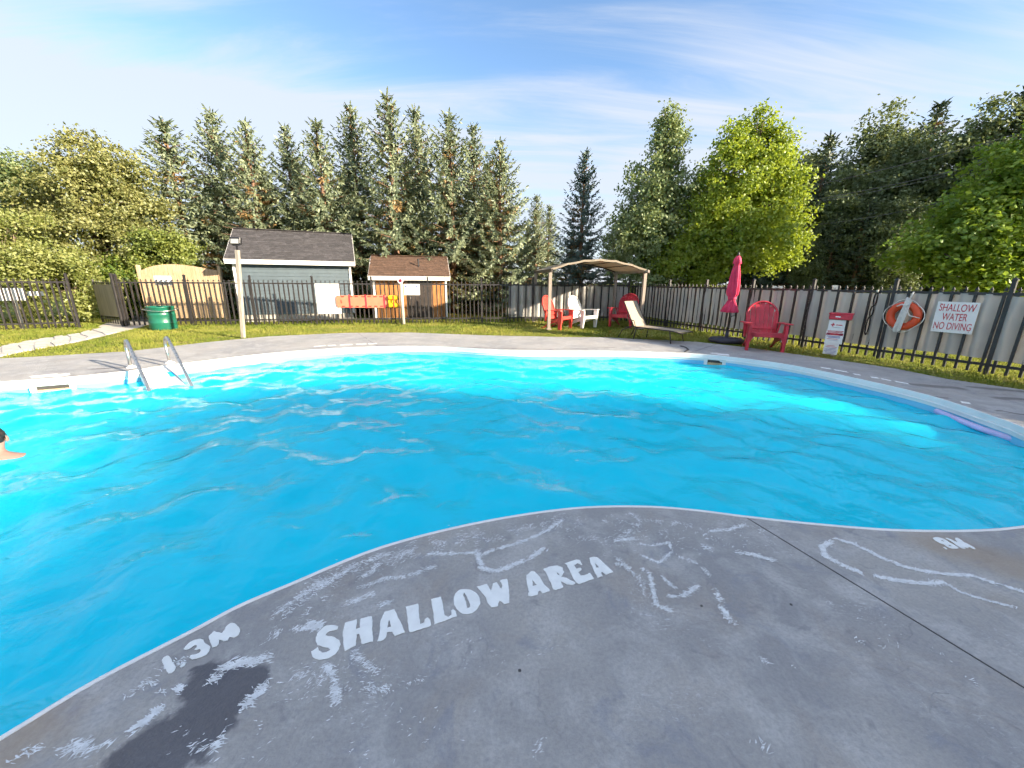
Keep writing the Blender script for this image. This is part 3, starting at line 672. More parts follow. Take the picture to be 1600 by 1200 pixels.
# ------------------------------------------------------------------ fences
picket_me = {}
def picket_mesh(h, mat, w_=.026):
    key = (round(h, 3), mat.name, w_)
    if key not in picket_me:
        mb = MB(); mb.box((0, 0, h / 2 - .04), (w_, w_, h - .08)); mb.box((0, 0, h - .055), (w_ * 1.15, w_ * 1.15, .02))
        x = w_ / 2
        mb.add([(-x, -x * .6, h - .045), (x, -x * .6, h - .045), (x, x * .6, h - .045), (-x, x * .6, h - .045), (0, 0, h)], [(0, 1, 4), (1, 2, 4), (2, 3, 4), (3, 0, 4)])
        picket_me[key] = mb.mesh('picket', mat)
    return picket_me[key]
def fence(label, A, B, h=1.50, gap=.15, post_at=(0, 1), mat=m_black, ph=.10, name='picket_fence', zb=.03, pw=.036):
    A, B = Vector((*A, 0)), Vector((*B, 0)); d = B - A; L = d.length; d.normalize(); rz = math.atan2(d.y, d.x)
    root = thing(name, label, 'fence', A, rz)
    for z in (.17, h - .12): MB().box((L / 2, 0, z), (L, .036, .046)).build('rail', mat, root)
    n = int(L / gap); me = picket_mesh(h - zb, mat, pw)
    for i in range(n + 1):
        x = (i + .5) * L / (n + 1); o = link('picket', me, root, (x, 0, zb)); 
        o.rotation_euler = (random.gauss(0, .003), random.gauss(0, .004), 0)
    pm = MB(); pm.box((0, 0, (h + ph) / 2), (.055, .055, h + ph)); pm.box((0, 0, h + ph + .008), (.068, .068, .016)); pm.add([(-.034, -.034, h + ph + .016), (.034, -.034, h + ph + .016), (.034, .034, h + ph + .016), (-.034, .034, h + ph + .016), (0, 0, h + ph + .05)], [(0, 1, 4), (1, 2, 4), (2, 3, 4), (3, 0, 4)])
    pme = pm.mesh('post', mat)
    for s in post_at: link('post', pme, root, (s * L, 0, 0))
    return root, L, rz
CORNER = (4.55, 15.75)
GATEP = (-12.55, 12.75)
RIGHT_END = (10.35, 1.35)
fence('long black picket fence across the back in front of the sheds', GATEP, CORNER, post_at=[i / 9 for i in range(10)], mat=m_bronze)
fence('black picket fence on the right carrying the life ring and red lettered sign', (4.62, 15.62), RIGHT_END, post_at=[.13 + .1 * i for i in range(9)], gap=.155, h=1.48, pw=.036)
lf, _, _ = fence('short dark picket fence at far left, left of the gate opening', (-19.2, 9.3), (-13.55, 12.25), post_at=(0, .5, 1), mat=m_bronze)
# open gate leaf with plywood panel, swung outwards
ga, gb = Vector((-12.72, 12.78, 0)), Vector((-14.0, 13.42, 0))
gd = (gb - ga).normalized(); gl_ = (gb - ga).length
gate = thing('gate', 'open metal gate leaf faced with a beige plywood panel by the path', 'gate', ga, math.atan2(gd.y, gd.x))
MB().box((gl_ / 2, .02, .80), (gl_ - .06, .012, 1.02)).build('plywood_panel', m_board, gate)
for z in (.2, 1.36): MB().box((gl_ / 2, 0, z), (gl_, .03, .04)).build('rail', m_bronze, gate)
for x in (.0, gl_): MB().box((x, 0, .76), (.04, .04, 1.42)).build('frame_post', m_bronze, gate)
for i in range(8): link('picket', picket_mesh(1.40, m_bronze), gate, (.1 + i * (gl_ - .2) / 7, 0, .05))
MB().box((gl_ * .9, -.03, .95), (.16, .03, .03), bev=.006).build('latch', m_steel, gate)
for k, (dx, dy) in enumerate(((.09, -.02), (.2, .02))):
    pass
MB().box((0, 0, .83), (.07, .07, 1.66), bev=.006).build('hinge_post', m_bronze, thing('fence_post', 'thick dark gate post beside the open gate leaf', 'post', (GATEP[0] - .09, GATEP[1] - .03, 0)))

# grey privacy sheeting woven through the pickets, backing the right part of the enclosure
def screen(label, A, B, gap, z0=.2, z1=1.34, phase=0):
    A, B = Vector((*A, 0)), Vector((*B, 0)); d = (B - A); L = d.length; d.normalize(); rz = math.atan2(d.y, d.x)
    n = int(L / gap * 6); rows = 6; V = []; F = []
    for side in (0, 1):
        for i in range(n + 1):
            x = L * i / n
            for r in range(rows + 1):
                s = r / rows; wv = .032 * math.sin(math.pi * (x / gap) + phase) * (1 - .25 * math.cos(s * 6.28))
                top = z1 + .012 * math.sin(x * 3.1) + .008 * math.sin(x * 7.7)
                V.append((x, wv + .012 * mnoise.noise(Vector((x * 1.5, s * 2, phase))) + side * .004, z0 + .015 * math.sin(x * 2.3) + (top - z0) * s))
    off = (n + 1) * (rows + 1)
    for side in (0, 1):
        for i in range(n):
            for r in range(rows):
                a = side * off + i * (rows + 1) + r; q = (a, a + rows + 1, a + rows + 2, a + 1); F.append(q if side else q[::-1])
    o = MB().add(V, F).build('privacy_screen', m_screen, None, True); o.location = A; o.rotation_euler = (0, 0, rz)
    return tag(o, label, 'screen')
bdx = Vector((CORNER[0] - GATEP[0], CORNER[1] - GATEP[1])).normalized()
def on_back(x): k = (x - GATEP[0]) / bdx.x; return (x, GATEP[1] + bdx.y * k)
screen('grey beige privacy sheet woven through the back fence behind the pergola', on_back(-.15), on_back(4.5), .15)
rdx = Vector((RIGHT_END[0] - 4.62, RIGHT_END[1] - 15.62)).normalized()
def on_right(y): k = (y - 15.62) / rdx.y; return (4.62 + rdx.x * k, y)
screen('long grey beige privacy sheet woven through the right fence', on_right(15.4), on_right(1.4), .155, z0=.26)

# ------------------------------------------------------------------ sheds
def shed(label, fl, rz, W, D, eave, ridge, mats, base_h, over=.28, boards=16, door=None, name='garden_shed', course=.14, vert=False):
    mw, mt, ms = mats
    root = thing(name, label, 'shed', (fl[0], fl[1], 0), rz)           # local x along the front, y to the back
    MB().box((W / 2, D / 2, base_h / 2), (W - .02, D - .02, base_h)).build('foundation', m_concrete_l, root)
    hb = (eave - base_h) / boards
    if not vert:
        for i in range(boards):
            z = base_h + hb * i
            b = MB(); b.add([(0, -.022, z), (W, -.022, z), (W, -.004, z + hb), (0, -.004, z + hb), (0, .02, z), (W, .02, z), (W, .02, z + hb), (0, .02, z + hb)], [(0, 1, 2, 3), (4, 7, 6, 5), (0, 4, 5, 1), (3, 2, 6, 7), (0, 3, 7, 4), (1, 5, 6, 2)]); b.build('siding_board', mw, root)
            b = MB(); b.add([(W + .022, .03, z), (W + .022, D - .03, z), (W + .004, D - .03, z + hb), (W + .004, .03, z + hb), (W - .02, .03, z), (W - .02, D - .03, z), (W - .02, D - .03, z + hb), (W - .02, .03, z + hb)], [(0, 1, 2, 3), (4, 7, 6, 5), (0, 4, 5, 1), (3, 2, 6, 7), (0, 3, 7, 4), (1, 5, 6, 2)]); b.build('siding_board', mw, root)
    else:
        bw = W / boards
        for i in range(boards):
            MB().box((bw * (i + .5), -.002 - random.uniform(0, .008), (base_h + eave) / 2), (bw - .008, .03, eave - base_h)).build('wall_board', mw, root)
        nb = int(D / bw)
        for i in range(nb): MB().box((W + random.uniform(0, .008), D / nb * (i + .5), (base_h + eave) / 2), (.03, D / nb - .008, eave - base_h)).build('wall_board', mw, root)
    inner = MB(); inner.box((W / 2, D / 2 + .02, (base_h + eave) / 2), (W - .05, D - .06, eave - base_h))
    for x in (.03, W - .03): inner.add([(x, .03, eave), (x, D - .03, eave), (x, D / 2, ridge - .06)], [(0, 1, 2)])
    inner.build('wall', mw, root)
    for x in (-.012, W + .012):
        MB().box((x, -.012, (base_h + eave) / 2), (.075, .075, eave - base_h)).build('corner_trim', mt, root)
    roof = MB(); t = .05; x0, x1 = -over * .7, W + over * .7
    sl = (ridge - eave) / (D / 2); ye = -over; ze = eave - sl * over * .35
    slope = (ridge - ze) / (D / 2 + over)
    roof.add([(x0, ye, ze), (x1, ye, ze), (x1, D / 2, ridge), (x0, D / 2, ridge), (x0, D + over, ze), (x1, D + over, ze)] + [(x0, ye, ze - t), (x1, ye, ze - t), (x1, D / 2, ridge - t), (x0, D / 2, ridge - t), (x0, D + over, ze - t), (x1, D + over, ze - t)],
             [(0, 1, 2, 3), (3, 2, 5, 4), (7, 6, 9, 8), (8, 9, 10, 11), (0, 6, 7, 1), (4, 5, 11, 10), (0, 3, 9, 6), (3, 4, 10, 9), (1, 7, 8, 2), (2, 8, 11, 5)])
    rf_ = roof.build('roof', ms, root)
    sh = MB(); Ls = math.hypot(D / 2 + over, ridge - ze); nr = int(Ls / course); uy, uz = (D / 2 + over) / Ls, (ridge - ze) / Ls
    for r in range(nr + 1):
        x = x0 - random.uniform(0, .2)
        while x < x1:
            wd = random.uniform(.16, .34); a, b = max(x, x0 - .012), min(x + wd - .006, x1 + .012)
            if b - a > .02:
                s0 = r * course - .012; s1 = min(s0 + course + .03, Ls); th = .012 + random.uniform(0, .004)
                P = []
                for (s, lift) in ((s0, th), (s1, .003)):
                    yy, zz = ye + uy * s, ze + uz * s
                    P += [(a, yy - uz * lift, zz + uy * lift), (b, yy - uz * lift, zz + uy * lift)]
                P += [(a, ye + uy * s0, ze + uz * s0), (b, ye + uy * s0, ze + uz * s0)]
                sh.add(P, [(0, 1, 3, 2), (4, 5, 1, 0), (4, 0, 2), (5, 3, 1)])
            x += wd
    so = sh.build('shingles', ms, root); so['kind'] = 'stuff'
    MB().box(((x0 + x1) / 2, D / 2, ridge + .012), (x1 - x0, .2, .02)).build('ridge_cap', ms, root)
    MB().box(((x0 + x1) / 2, ye - .012, ze - .075), (x1 - x0 + .02, .024, .15)).build('fascia', mt, root)
    MB().box(((x0 + x1) / 2, ye / 2 - .004, ze - .12), (x1 - x0 - .04, -ye - .02, .012)).build('soffit', mt, root)
    for x in (x0 - .012, x1 + .012):
        for (ya, yb) in ((ye, D / 2), (D + over, D / 2)):
            MB().bar((x, ya, ze - .07), (x, yb, ridge - .07), .022, .13, up=Vector((0, 0, 1))).build('rake_board', mt, root)
    return root
RZ = math.atan2(.192, .981)
sh1 = shed('slate blue shed with charcoal shingle roof and white fascia', (-9.76, 14.25), rad(21.9), 3.74, 3.4, 2.24, 3.37, (m_slate, m_fascia, m_shingle), .26)
sh2 = shed('small orange brown wooden shed with brown shingle roof', (-5.42, 15.75), rad(12.5), 2.75, 2.5, 1.72, 2.50, (m_cedar, m_fascia, m_shingle_b), .06, over=.24, boards=22, vert=True, name='wooden_shed')
MB().box((1.72, -.035, .82), (.92, .03, 1.50), bev=.006).build('door', m_darkbrown, sh2)
MB().box((1.35, -.06, .85), (.03, .03, .12), bev=.004).build('door_handle', m_steel, sh2)
MB().lathe([(.03, 0), (.03, .26), (.045, .26), (.045, .30), (0, .31)], 12, (1.72, .45, 2.05)).build('vent_pipe', m_black, sh2)
# scalloped cedar screen left of the shed
def scallop():
    root = thing('wooden_screen', 'pale cedar board screen with a curved top behind the left fence', 'screen', (-13.0, 14.15, 0), rad(10))
    W = 2.42; n = 17; bw = W / n
    for i in range(n):
        x = bw * (i + .5); s = x / W
        top = 1.80 + .20 * math.sin(math.pi * min(1, max(0, (s - .04)) / .96) ** .75) 
        top1 = 1.80 + .20 * math.sin(math.pi * min(1, max(0, (s + 1 / n - .04)) / .96) ** .75)
        b = MB(); b.prism([(-bw / 2 + .003, .12), (bw / 2 - .003, .12), (bw / 2 - .003, top + (top1 - top) * .5), (-bw / 2 + .003, top - (top1 - top) * .5)], .022, (x, random.uniform(-.004, .004), 0), (1, 0, 0), (0, 0, 1), (0, 1, 0))
        b.build('board', m_cedar_l, root)
    for x in (-.06, W + .06): MB().box((x, .03, .98), (.10, .10, 1.96), bev=.006).build('post', m_cedar_l, root)
    for z in (.4, 1.5): MB().box((W / 2, .05, z), (W, .04, .09)).build('rail', m_cedar_l, root)
scallop()

# ------------------------------------------------------------------ signs and things on the back fence
RB = math.atan2(bdx.y, bdx.x)
def back_pt(u, v, off=-.05):
    """point on the vertical plane of the back fence seen at a pixel"""
    d = ray(u, v); nrm = Vector((-bdx.y, bdx.x, 0)); o = Vector((GATEP[0], GATEP[1], 0)) + nrm * off
    t = (o - Vector((0, 0, CAMH))).dot(nrm) / d.dot(nrm); return Vector((0, 0, CAMH)) + d * t
def panel_sign(label, P, rz, W, Hh, mat=m_signwhite, t=.012, name='sign', tilt=0):
    root = thing(name, label, 'sign', P, rz)
    if tilt: root.rotation_euler = (0, tilt, rz)
    MB().box((0, 0, 0), (W, t, Hh), bev=.002).build('board', mat, root); return root
P = back_pt(513, 467); s = panel_sign('large blank looking white notice board on the fence before the slate shed', P, RB, .78, 1.02)
for k in range(5): MB().box((-.02 + random.uniform(-.05, .05), -.0085, .40 - k * .05), (random.uniform(.3, .5), .002, .010)).build('text_line', m_greyprint, s)
P = back_pt(643.5, 452.5); s = panel_sign('small white notice on the fence before the brown shed door', P, RB, .55, .38)
for x in (-.2, .17): MB().box((x, -.0085, .10), (.07, .002, .05)).build('pictogram', m_signblue, s)
for k in range(3): MB().box((0, -.0085, .0 - k * .06), (.38 - .05 * k, .002, .012)).build('text_line', m_greyprint, s)
P = back_pt(255, 438.5, .06); panel_sign('white sheet fixed to the curved cedar screen', P, RB, .50, .30)
lfd = Vector((5.65, 2.95, 0)).normalized()
P = Vector((-14.95, 11.55, .78)) + Vector((0, 0, 0)); s = panel_sign('white notice on a stake behind the far left fence', (-14.9, 11.85, 1.02), math.atan2(2.95, 5.65), .62, .36)
MB().box((.05, .02, -.6), (.05, .03, .9)).build('stake', m_post, s)
MB().box((.52, 0, .02), (.34, .012, .13)).build('board', m_signwhite, s)
# spine board + yellow head block
P = back_pt(570, 471, -.07); bl = thing('spine_board', 'salmon coloured rescue spine board hung flat on the back fence', 'spine board', P, RB)
out = [(-.90, -.20), (-.94, -.12), (-.94, .12), (-.90, .20), (.62, .22), (.90, .16), (.92, 0), (.90, -.16), (.62, -.22)]
MB().prism(out, .045, (0, -.0225, 0), (1, 0, 0), (0, 0, 1), (0, 1, 0)).build('board', m_orangeboard, bl)
for z in (-.165, .165):
    for x in (-.72, -.46, -.26, -.04, .16, .36, .56): MB().box((x, -.024, z), (.11, .004, .035)).build('hand_slot', m_slot, bl)
for x in (-.5, .04, .66): MB().box((x, -.026, 0), (.05, .008, .46)).build('strap', m_signred, bl)
MB().box((-.78, -.024, 0), (.03, .004, .12)).build('hand_slot', m_slot, bl)
P = back_pt(614.5, 471, -.14); hb = thing('head_immobilizer', 'yellow foam head block strapped at the end of the spine board', 'head block', P, RB)
for z in (-.13, .13):
    m_ = MB().box((0, 0, z), (.36, .12, .15), bev=.035).build('foam_block', m_yellow, hb)
MB().box((-.03, .02, 0), (.30, .05, .18), bev=.015).build('base_pad', m_yellow, hb)
MB().box((.02, -.07, 0), (.05, .012, .40), bev=.004).build('strap', m_ring, hb)
# whitewashed post with round reflector
P = at(632, 506); wp = thing('wooden_post', 'peeling white post with a round red and white disc on top', 'post', (P.x, P.y - .12, 0))
MB().tube([(0, 0, 0), (-.005, 0, .8), (0, 0, 1.52)], [.062, .058, .055], 12).build('shaft', m_post, wp, True)
d_ = MB(); d_.tube([(0, -.075, 1.50), (0, -.055, 1.50)], .10, 20); d_.build('disc', m_signwhite, wp)
d_ = MB(); d_.tube([(0, -.082, 1.50), (0, -.074, 1.50)], .055, 16); d_.build('reflector', m_darkred, wp)

# flood light on a leaning wooden post
P = at(380, 527); lp = thing('lamp_post', 'leaning pale wooden post with a floodlight on top, at the deck edge', 'lamp post', P)
top = Vector((.22, .0, 2.22))
m_lamp_post = wood('grey_weathered_post', (.46, .42, .36), (.28, .25, .21))
MB().bar((0, 0, -.05), top, .088, .088, up=Vector((0, 1, 0)), bev=.008).build('post', m_lamp_post, lp)
fl_ = thing('x', 'x', 'x'); bpy.data.objects.remove(fl_)
h_ = MB(); h_.bar(top, top + Vector((0, 0, .10)), .03, .03); h_.box(top + Vector((0, 0, .11)), (.16, .05, .02)); h_.build('bracket', m_black, lp)
hd = MB(); R_ = Matrix.Rotation(rad(-14), 3, 'X'); hd.box(top + Vector((0, 0, .22)), (.27, .09, .17), R_, bev=.012); hdo = hd.build('lamp_head', m_black, lp)
MB().box(top + Vector((0, -.047, .21)), (.20, .006, .115), R_).build('lens', M('lamp_lens', (.42, .42, .40), .15, .05), hdo)

# green barrel
P = at(257, 514); br = thing('trash_barrel', 'green metal barrel with a bent wire hoop on the grass by the gate', 'barrel', (P.x, P.y, -.01))
MB().lathe([(.0, 0), (.325, 0), (.34, .02), (.335, .2), (.345, .22), (.335, .24), (.335, .44), (.345, .46), (.335, .48), (.335, .66), (.35, .67), (.35, .70), (.325, .70), (.32, .05), (0, .04)], 36).build('drum', m_green, br, True)
hp = [(math.cos(a) * .44 + .03, math.sin(a) * .40 - .03, .60 + .03 * math.sin(a * 2)) for a in [rad(x) for x in range(0, 361, 15)]]
MB().tube(hp, .012, 6).build('hoop', m_steel, br, True)

# ------------------------------------------------------------------ pool fittings
def pool_dir(P):
    """outward normal of the pool ring (towards deck) at nearest vertex"""
    i = min(range(len(POOL)), key=lambda k: (POOL[k] - Vector(P[:2])).length)
    t = (POOL[(i + 2) % len(POOL)] - POOL[i - 2]).normalized(); nrm = Vector((t.y, -t.x))
    if inside([(p.x, p.y) for p in POOL], np.array([POOL[i].x + nrm.x * .1]), np.array([POOL[i].y + nrm.y * .1]))[0]: nrm = -nrm
    return POOL[i], nrm
# ladder
aL, aR = at(205, 574), at(266, 567.5)
axis = (aR - aL).normalized(); toward = Vector((axis.y, -axis.x, 0))
mid = (aL + aR) / 2; Lw = (aR - aL).length
lad = thing('pool_ladder', 'stainless steel pool ladder with two curved rails at the left edge', 'ladder', mid, math.atan2(axis.y, axis.x) + rad(5.5))
for s in (-1, 1):
    x = s * Lw / 2
    pts = [(x, .0, -.02), (x, .05, .27)]
    for a in range(0, 151, 15): pts.append((x, -.14 + .20 * math.cos(rad(a)), .30 + .15 * math.sin(rad(a)) + .06 * a / 150))
    pts += [(x, -.42, .375), (x, -.76, .15), (x, -1.06, -.055), (x, -1.28, -.20), (x, -1.33, -.32), (x, -1.34, -.95)]
    r_ = MB().tube(pts, .024, 12).build('rail', m_steel, lad, True)
    MB().lathe([(.075, .002), (.07, .018), (.03, .03), (.026, .05)], 16, (x, 0, 0)).build('escutcheon', m_white, r_, True)
for k, z in enumerate((-.42, -.66, -.90)): MB().box((0, -1.26, z), (Lw, .10, .03), bev=.008).build('tread', m_white, lad)
st_ = MB(); hw = Lw / 2 - .045
st_.add([(-hw, -.24, -.012), (hw, -.24, -.012), (hw, -1.20, -.235), (-hw, -1.20, -.235), (-hw, -.24, -.95), (hw, -.24, -.95), (hw, -1.20, -.95), (-hw, -1.20, -.95)], [(0, 1, 2, 3), (3, 2, 6, 7), (0, 3, 7, 4), (1, 5, 6, 2), (0, 4, 5, 1), (4, 7, 6, 5)])
sto = st_.build('step_unit', m_white, lad)
MB().box((hw - .07, -.62, -.098), (.07, .22, .012), Matrix.Rotation(rad(13), 3, 'X'), bev=.003).build('blue_insert', m_liner, sto)
for y in (-.5, -.75, -1.0): MB().box((-.03, y, -.012 - (-.24 - y) * .2323 + .002), (hw * 1.5, .012, .006), Matrix.Rotation(rad(13), 3, 'X')).build('grip_rib', m_coping, sto)
# skimmers
def skimmer(P, label, w_=.42):
    q, nrm = pool_dir(P); t = Vector((nrm.y, -nrm.x))
    root = thing('skimmer', label, 'skimmer', (q.x - nrm.x * .035, q.y - nrm.y * .035, 0), math.atan2(-nrm.x, nrm.y))
    fr = MB()
    for (x, z, a, b) in ((0, -.082, w_, .034), (0, -.236, w_, .034), (-w_ / 2 + .035, -.16, .07, .122), (w_ / 2 - .035, -.16, .07, .122)): fr.box((x, 0, z), (a, .03, b), bev=.004)
    fr.build('faceplate', m_white, root)
    MB().box((0, .012, -.16), (w_ - .14, .008, .12)).build('throat', M('skimmer_throat', (.05, .045, .04), .7), root)
    MB().box((0, -.004, -.185), (w_ - .15, .01, .06), bev=.002).build('weir_flap', M('beige_weir', (.55, .40, .22), .5), root)
    lid = MB().lathe([(0, .006), (.11, .006), (.115, .002)], 24, (0, .28, 0)).build('deck_lid', m_white, root)
skimmer(at(68, 594), 'white skimmer in the sunlit left pool wall with a beige flap', .50)
skimmer(at(1122, 556), 'white skimmer in the shaded far right pool wall')
# noodle
nd = [at(1463, 642, -.17), at(1490, 653, -.175), at(1530, 669, -.18), at(1575, 684, -.175), at(1625, 697, -.17)]
pts = []
for i in range(len(nd) - 1):
    for k in range(4): pts.append(nd[i].lerp(nd[i + 1], k / 4))
pts.append(nd[-1]); tag(MB().tube(pts, .034, 14).build('pool_noodle', m_lavender, None, True), 'lavender foam noodle floating along the right pool wall', 'pool noodle')

# ------------------------------------------------------------------ furniture
def adirondack(label, loc, rz, mat, scale=1.12, group=None):
    """local +y is the way the chair faces"""
    root = thing('adirondack_chair', label, 'chair', loc, rz, group); root.scale = (scale,) * 3
    W = .56
    for i in range(5):                                                     # seat slats slope down to the back
        s = i / 4; y = .30 - s * .46; z = .36 - s * .10
        MB().box((0, y, z), (W - .02, .105, .022), Matrix.Rotation(rad(12), 3, 'X'), bev=.006).build('seat_slat', mat, root)
    tilt = rad(22); bx_ = Vector((0, -math.sin(tilt), math.cos(tilt))); base = Vector((0, -.16, .25))
    ns = 7
    for i in range(ns):                                                    # fanned back slats under an arched top
        x0 = (i - 3) * .072; x1 = (i - 3) * .089; L = .74 - .020 * (i - 3) ** 2
        a = base + Vector((x0, 0, 0)); b = base + Vector((x1, 0, 0)) + bx_ * L
        d2 = (b - a).normalized(); ex = Vector((1, 0, 0)); ez = ex.cross(d2).normalized()
        w0, w1 = .066, .083
        drop = .006 + .012 * abs(i - 3)
        sl = .5 * drop * (1 if i > 3 else -1 if i < 3 else 0)
        MB().prism([(-w0 / 2, 0), (w0 / 2, 0), (w1 / 2, L - drop - sl), (w1 * .25, L - drop * .2 - sl * .4), (-w1 * .25, L - drop * .2 + sl * .4), (-w1 / 2, L - drop + sl)], .02, a, ex, d2, ez).build('back_slat', mat, root)
    rim = []                                                               # arched rim round the back
    for k in range(15):
        th = math.pi * k / 14; rim.append(base + Vector((.285 * math.cos(th), 0, 0)) + bx_ * (.46 + .30 * math.sin(th)) + Vector((0, .012, 0)))
    rim = [base + Vector((.25, .012, 0)) + bx_ * .05, base + Vector((.27, .012, 0)) + bx_ * .28] + rim + [base + Vector((-.27, .012, 0)) + bx_ * .28, base + Vector((-.25, .012, 0)) + bx_ * .05]
    MB().tube(rim, .022, 8).build('back_rim', mat, root, True)
    MB().box((0, -.225, .42), (.56, .03, .055), Matrix.Rotation(tilt, 3, 'X'), bev=.006).build('back_brace', mat, root)
    MB().box((0, .345, .325), (W + .02, .03, .085), bev=.008).build('front_apron', mat, root)
    for s in (-1, 1):
        MB().box((s * .345, .07, .545), (.135, .60, .024), Matrix.Rotation(rad(2), 3, 'X'), bev=.008).build('armrest', mat, root)
        lg = MB(); lg.prism([(-.045, 0), (.045, 0), (.075, .36), (.075, .53), (-.06, .53), (-.06, .36)], .05, (s * .315 - .025, .30, 0), (0, 1, 0), (0, 0, 1), (1, 0, 0)); lg.build('front_leg', mat, root)
        gs = MB(); gs.prism([(0, .36), (.075, .36), (.0, .16)], .03, (s * .29, .33, 0), (-s, 0, 0), (0, 0, 1), (0, 1, 0)); gs.build('leg_gusset', mat, root)
        rl = MB(); rl.prism([(-.40, 0), (-.31, 0), (-.08, .24), (.30, .34), (.30, .26), (-.10, .12)], .035, (s * .26 - .0175, 0, 0), (0, 1, 0), (0, 0, 1), (1, 0, 0)); rl.build('rear_leg', mat, root)
        MB().bar((s * .33, -.20, .54), (s * .28, -.22, .22), .04, .035).build('arm_support', mat, root)
    return root
P = at(1188, 545); adirondack('red resin adirondack chair on the right deck beside the closed umbrella', P, rad(160), m_red, 1.13)
P = at(872, 513); adirondack('bright orange red adirondack chair behind the left pergola post', (P.x - .05, P.y + .05, 0), rad(-128), m_redor, 1.10)
P = at(908, 511); adirondack('white adirondack chair standing alone under the pergola', (P.x, P.y, 0), rad(-140), m_white, 1.08)
P = at(974, 510); adirondack('red adirondack chair under the pergola behind the sun lounger', (P.x, P.y + .0, 0), rad(145), m_red, 1.16)

# sun lounger
hA, fA = at(990, 527), at(1062, 536)
ax = (fA - hA); ax.z = 0; Ln = ax.length; ax.normalize()
lo = thing('sun_lounger', 'beige sling sun lounger with dark frame and raised back at the deck edge', 'sun lounger', hA, math.atan2(ax.y, ax.x))
lw = .30
def sling(P0, P1, sag, nm):
    V = []; F = []; n1, n2 = 10, 6
    for i in range(n1 + 1):
        p = Vector(P0).lerp(Vector(P1), i / n1)
        for j in range(n2 + 1):
            y = (j / n2 - .5) * 2 * lw; V.append((p.x, y, p.z - sag * (1 - (y / lw) ** 2) * math.sin(math.pi * i / n1)))
    for i in range(n1):
        for j in range(n2): a = i * (n2 + 1) + j; F.append((a, a + n2 + 1, a + n2 + 2, a + 1))
    m_ = MB().add(V, F); k = len(V); m_.add([(x, y, z - .006) for x, y, z in V], [q[::-1] for q in F]); return m_.build(nm, m_mesh, lo, True)
hinge = (.18, 0, .34); foot = (Ln + .12, 0, .30); headp = (-.20, 0, 1.0)
sling(hinge, foot, .03, 'seat_sling'); sling(headp, hinge, .03, 'back_sling')
for s in (-1, 1):
    y = s * (lw + .012)
    MB().tube([(hinge[0] - .1, y, .34), (Ln - .1, y, .32), (Ln + .06, y, .30), (Ln + .16, y, .27)], .014, 8).build('side_rail', m_darkbrown, lo, True)
    MB().tube([(headp[0], y, headp[2]), (hinge[0], y, hinge[2])], .014, 8).build('back_rail', m_darkbrown, lo, True)
    MB().tube([(Ln - .14, y, .32), (Ln - .07, y + s * .02, 0)], .014, 8).build('leg', m_darkbrown, lo, True)
    MB().tube([(.26, y, .34), (.20, y + s * .02, 0)], .014, 8).build('leg', m_darkbrown, lo, True)
    MB().tube([(-.30, y, 0), (-.18, y, .22), (.10, y, .34)], .014, 8).build('rear_leg', m_darkbrown, lo, True)
    MB().tube([(.22, y, .34), (.20, y + s * .05, .50), (-.02, y + s * .05, .54), (-.05, y, .66)], .012, 8).build('armrest', m_darkbrown, lo, True)
MB().tube([(-.10, -lw, .30), (-.10, lw, .30)], .011, 8).build('crossbar', m_darkbrown, lo)
MB().tube([(Ln + .14, -lw, .275), (Ln + .14, lw, .275)], .011, 8).build('crossbar', m_darkbrown, lo)
hs = [at(1062, 541), at(1071, 543), at(1076, 547), at(1070, 550)]
tag(MB().tube([p + Vector((0, 0, .012)) for p in hs], .011, 6).build('hose', m_rubber, None, True), 'short dark hose lying on the deck below the lounger', 'hose')

# closed umbrella
P = at(1134, 534); um = thing('umbrella', 'closed red patio umbrella on a dark base at the right deck edge', 'umbrella', P)
MB().tube([(0, 0, .05), (0, 0, 2.20)], .021, 10).build('pole', m_darkbrown, um, True)
bs = MB(); bs.lathe([(0, 0), (.40, 0), (.42, .02), (.42, .07), (.38, .10), (.06, .115), (.05, .13), (.03, .30), (0, .30)], 28); bso = bs.build('base', m_umbbase, um, True)
cprof = [(.035, 2.17), (.09, 2.10), (.115, 1.98), (.075, 1.97), (.088, 1.90), (.115, 1.70), (.135, 1.48), (.145, 1.32), (.135, 1.22), (.085, 1.14), (.075, 1.10), (.11, 1.02), (.17, .90), (.21, .80), (.205, .77), (.10, .80), (.02, .86)]
rf2 = random.Random(3); ph = [rf2.uniform(0, 6) for _ in range(20)]
def fold(a, i): return 1 + (.22 if 5 <= i else .10) * math.cos(8 * a + .5 * math.sin(i * .5)) + .07 * math.sin(3 * a + ph[i % 20] * .15) + .04 * math.cos(17 * a + i * .3)
cprof = [(r * (.86 if r > .04 else 1), z) for r, z in cprof]
MB().lathe(cprof, 64, (0, 0, 0), 0, fold).build('canopy', m_redcloth, um, True)
MB().lathe([(.09, 1.155), (.096, 1.13), (.09, 1.105)], 24, (0, 0, 0), 0, lambda a, i: 1 + .1 * math.cos(8 * a)).build('tie_strap', m_redcloth, um, True)
MB().lathe([(.02, 2.16), (.032, 2.19), (.03, 2.22), (.012, 2.26), (0, 2.27)], 12).build('finial', m_darkbrown, um, True)
MB().tube([(.02, -.02, .66), (.09, -.09, .70), (.09, -.09, .76)], .009, 6).build('crank', m_darkbrown, um, True)

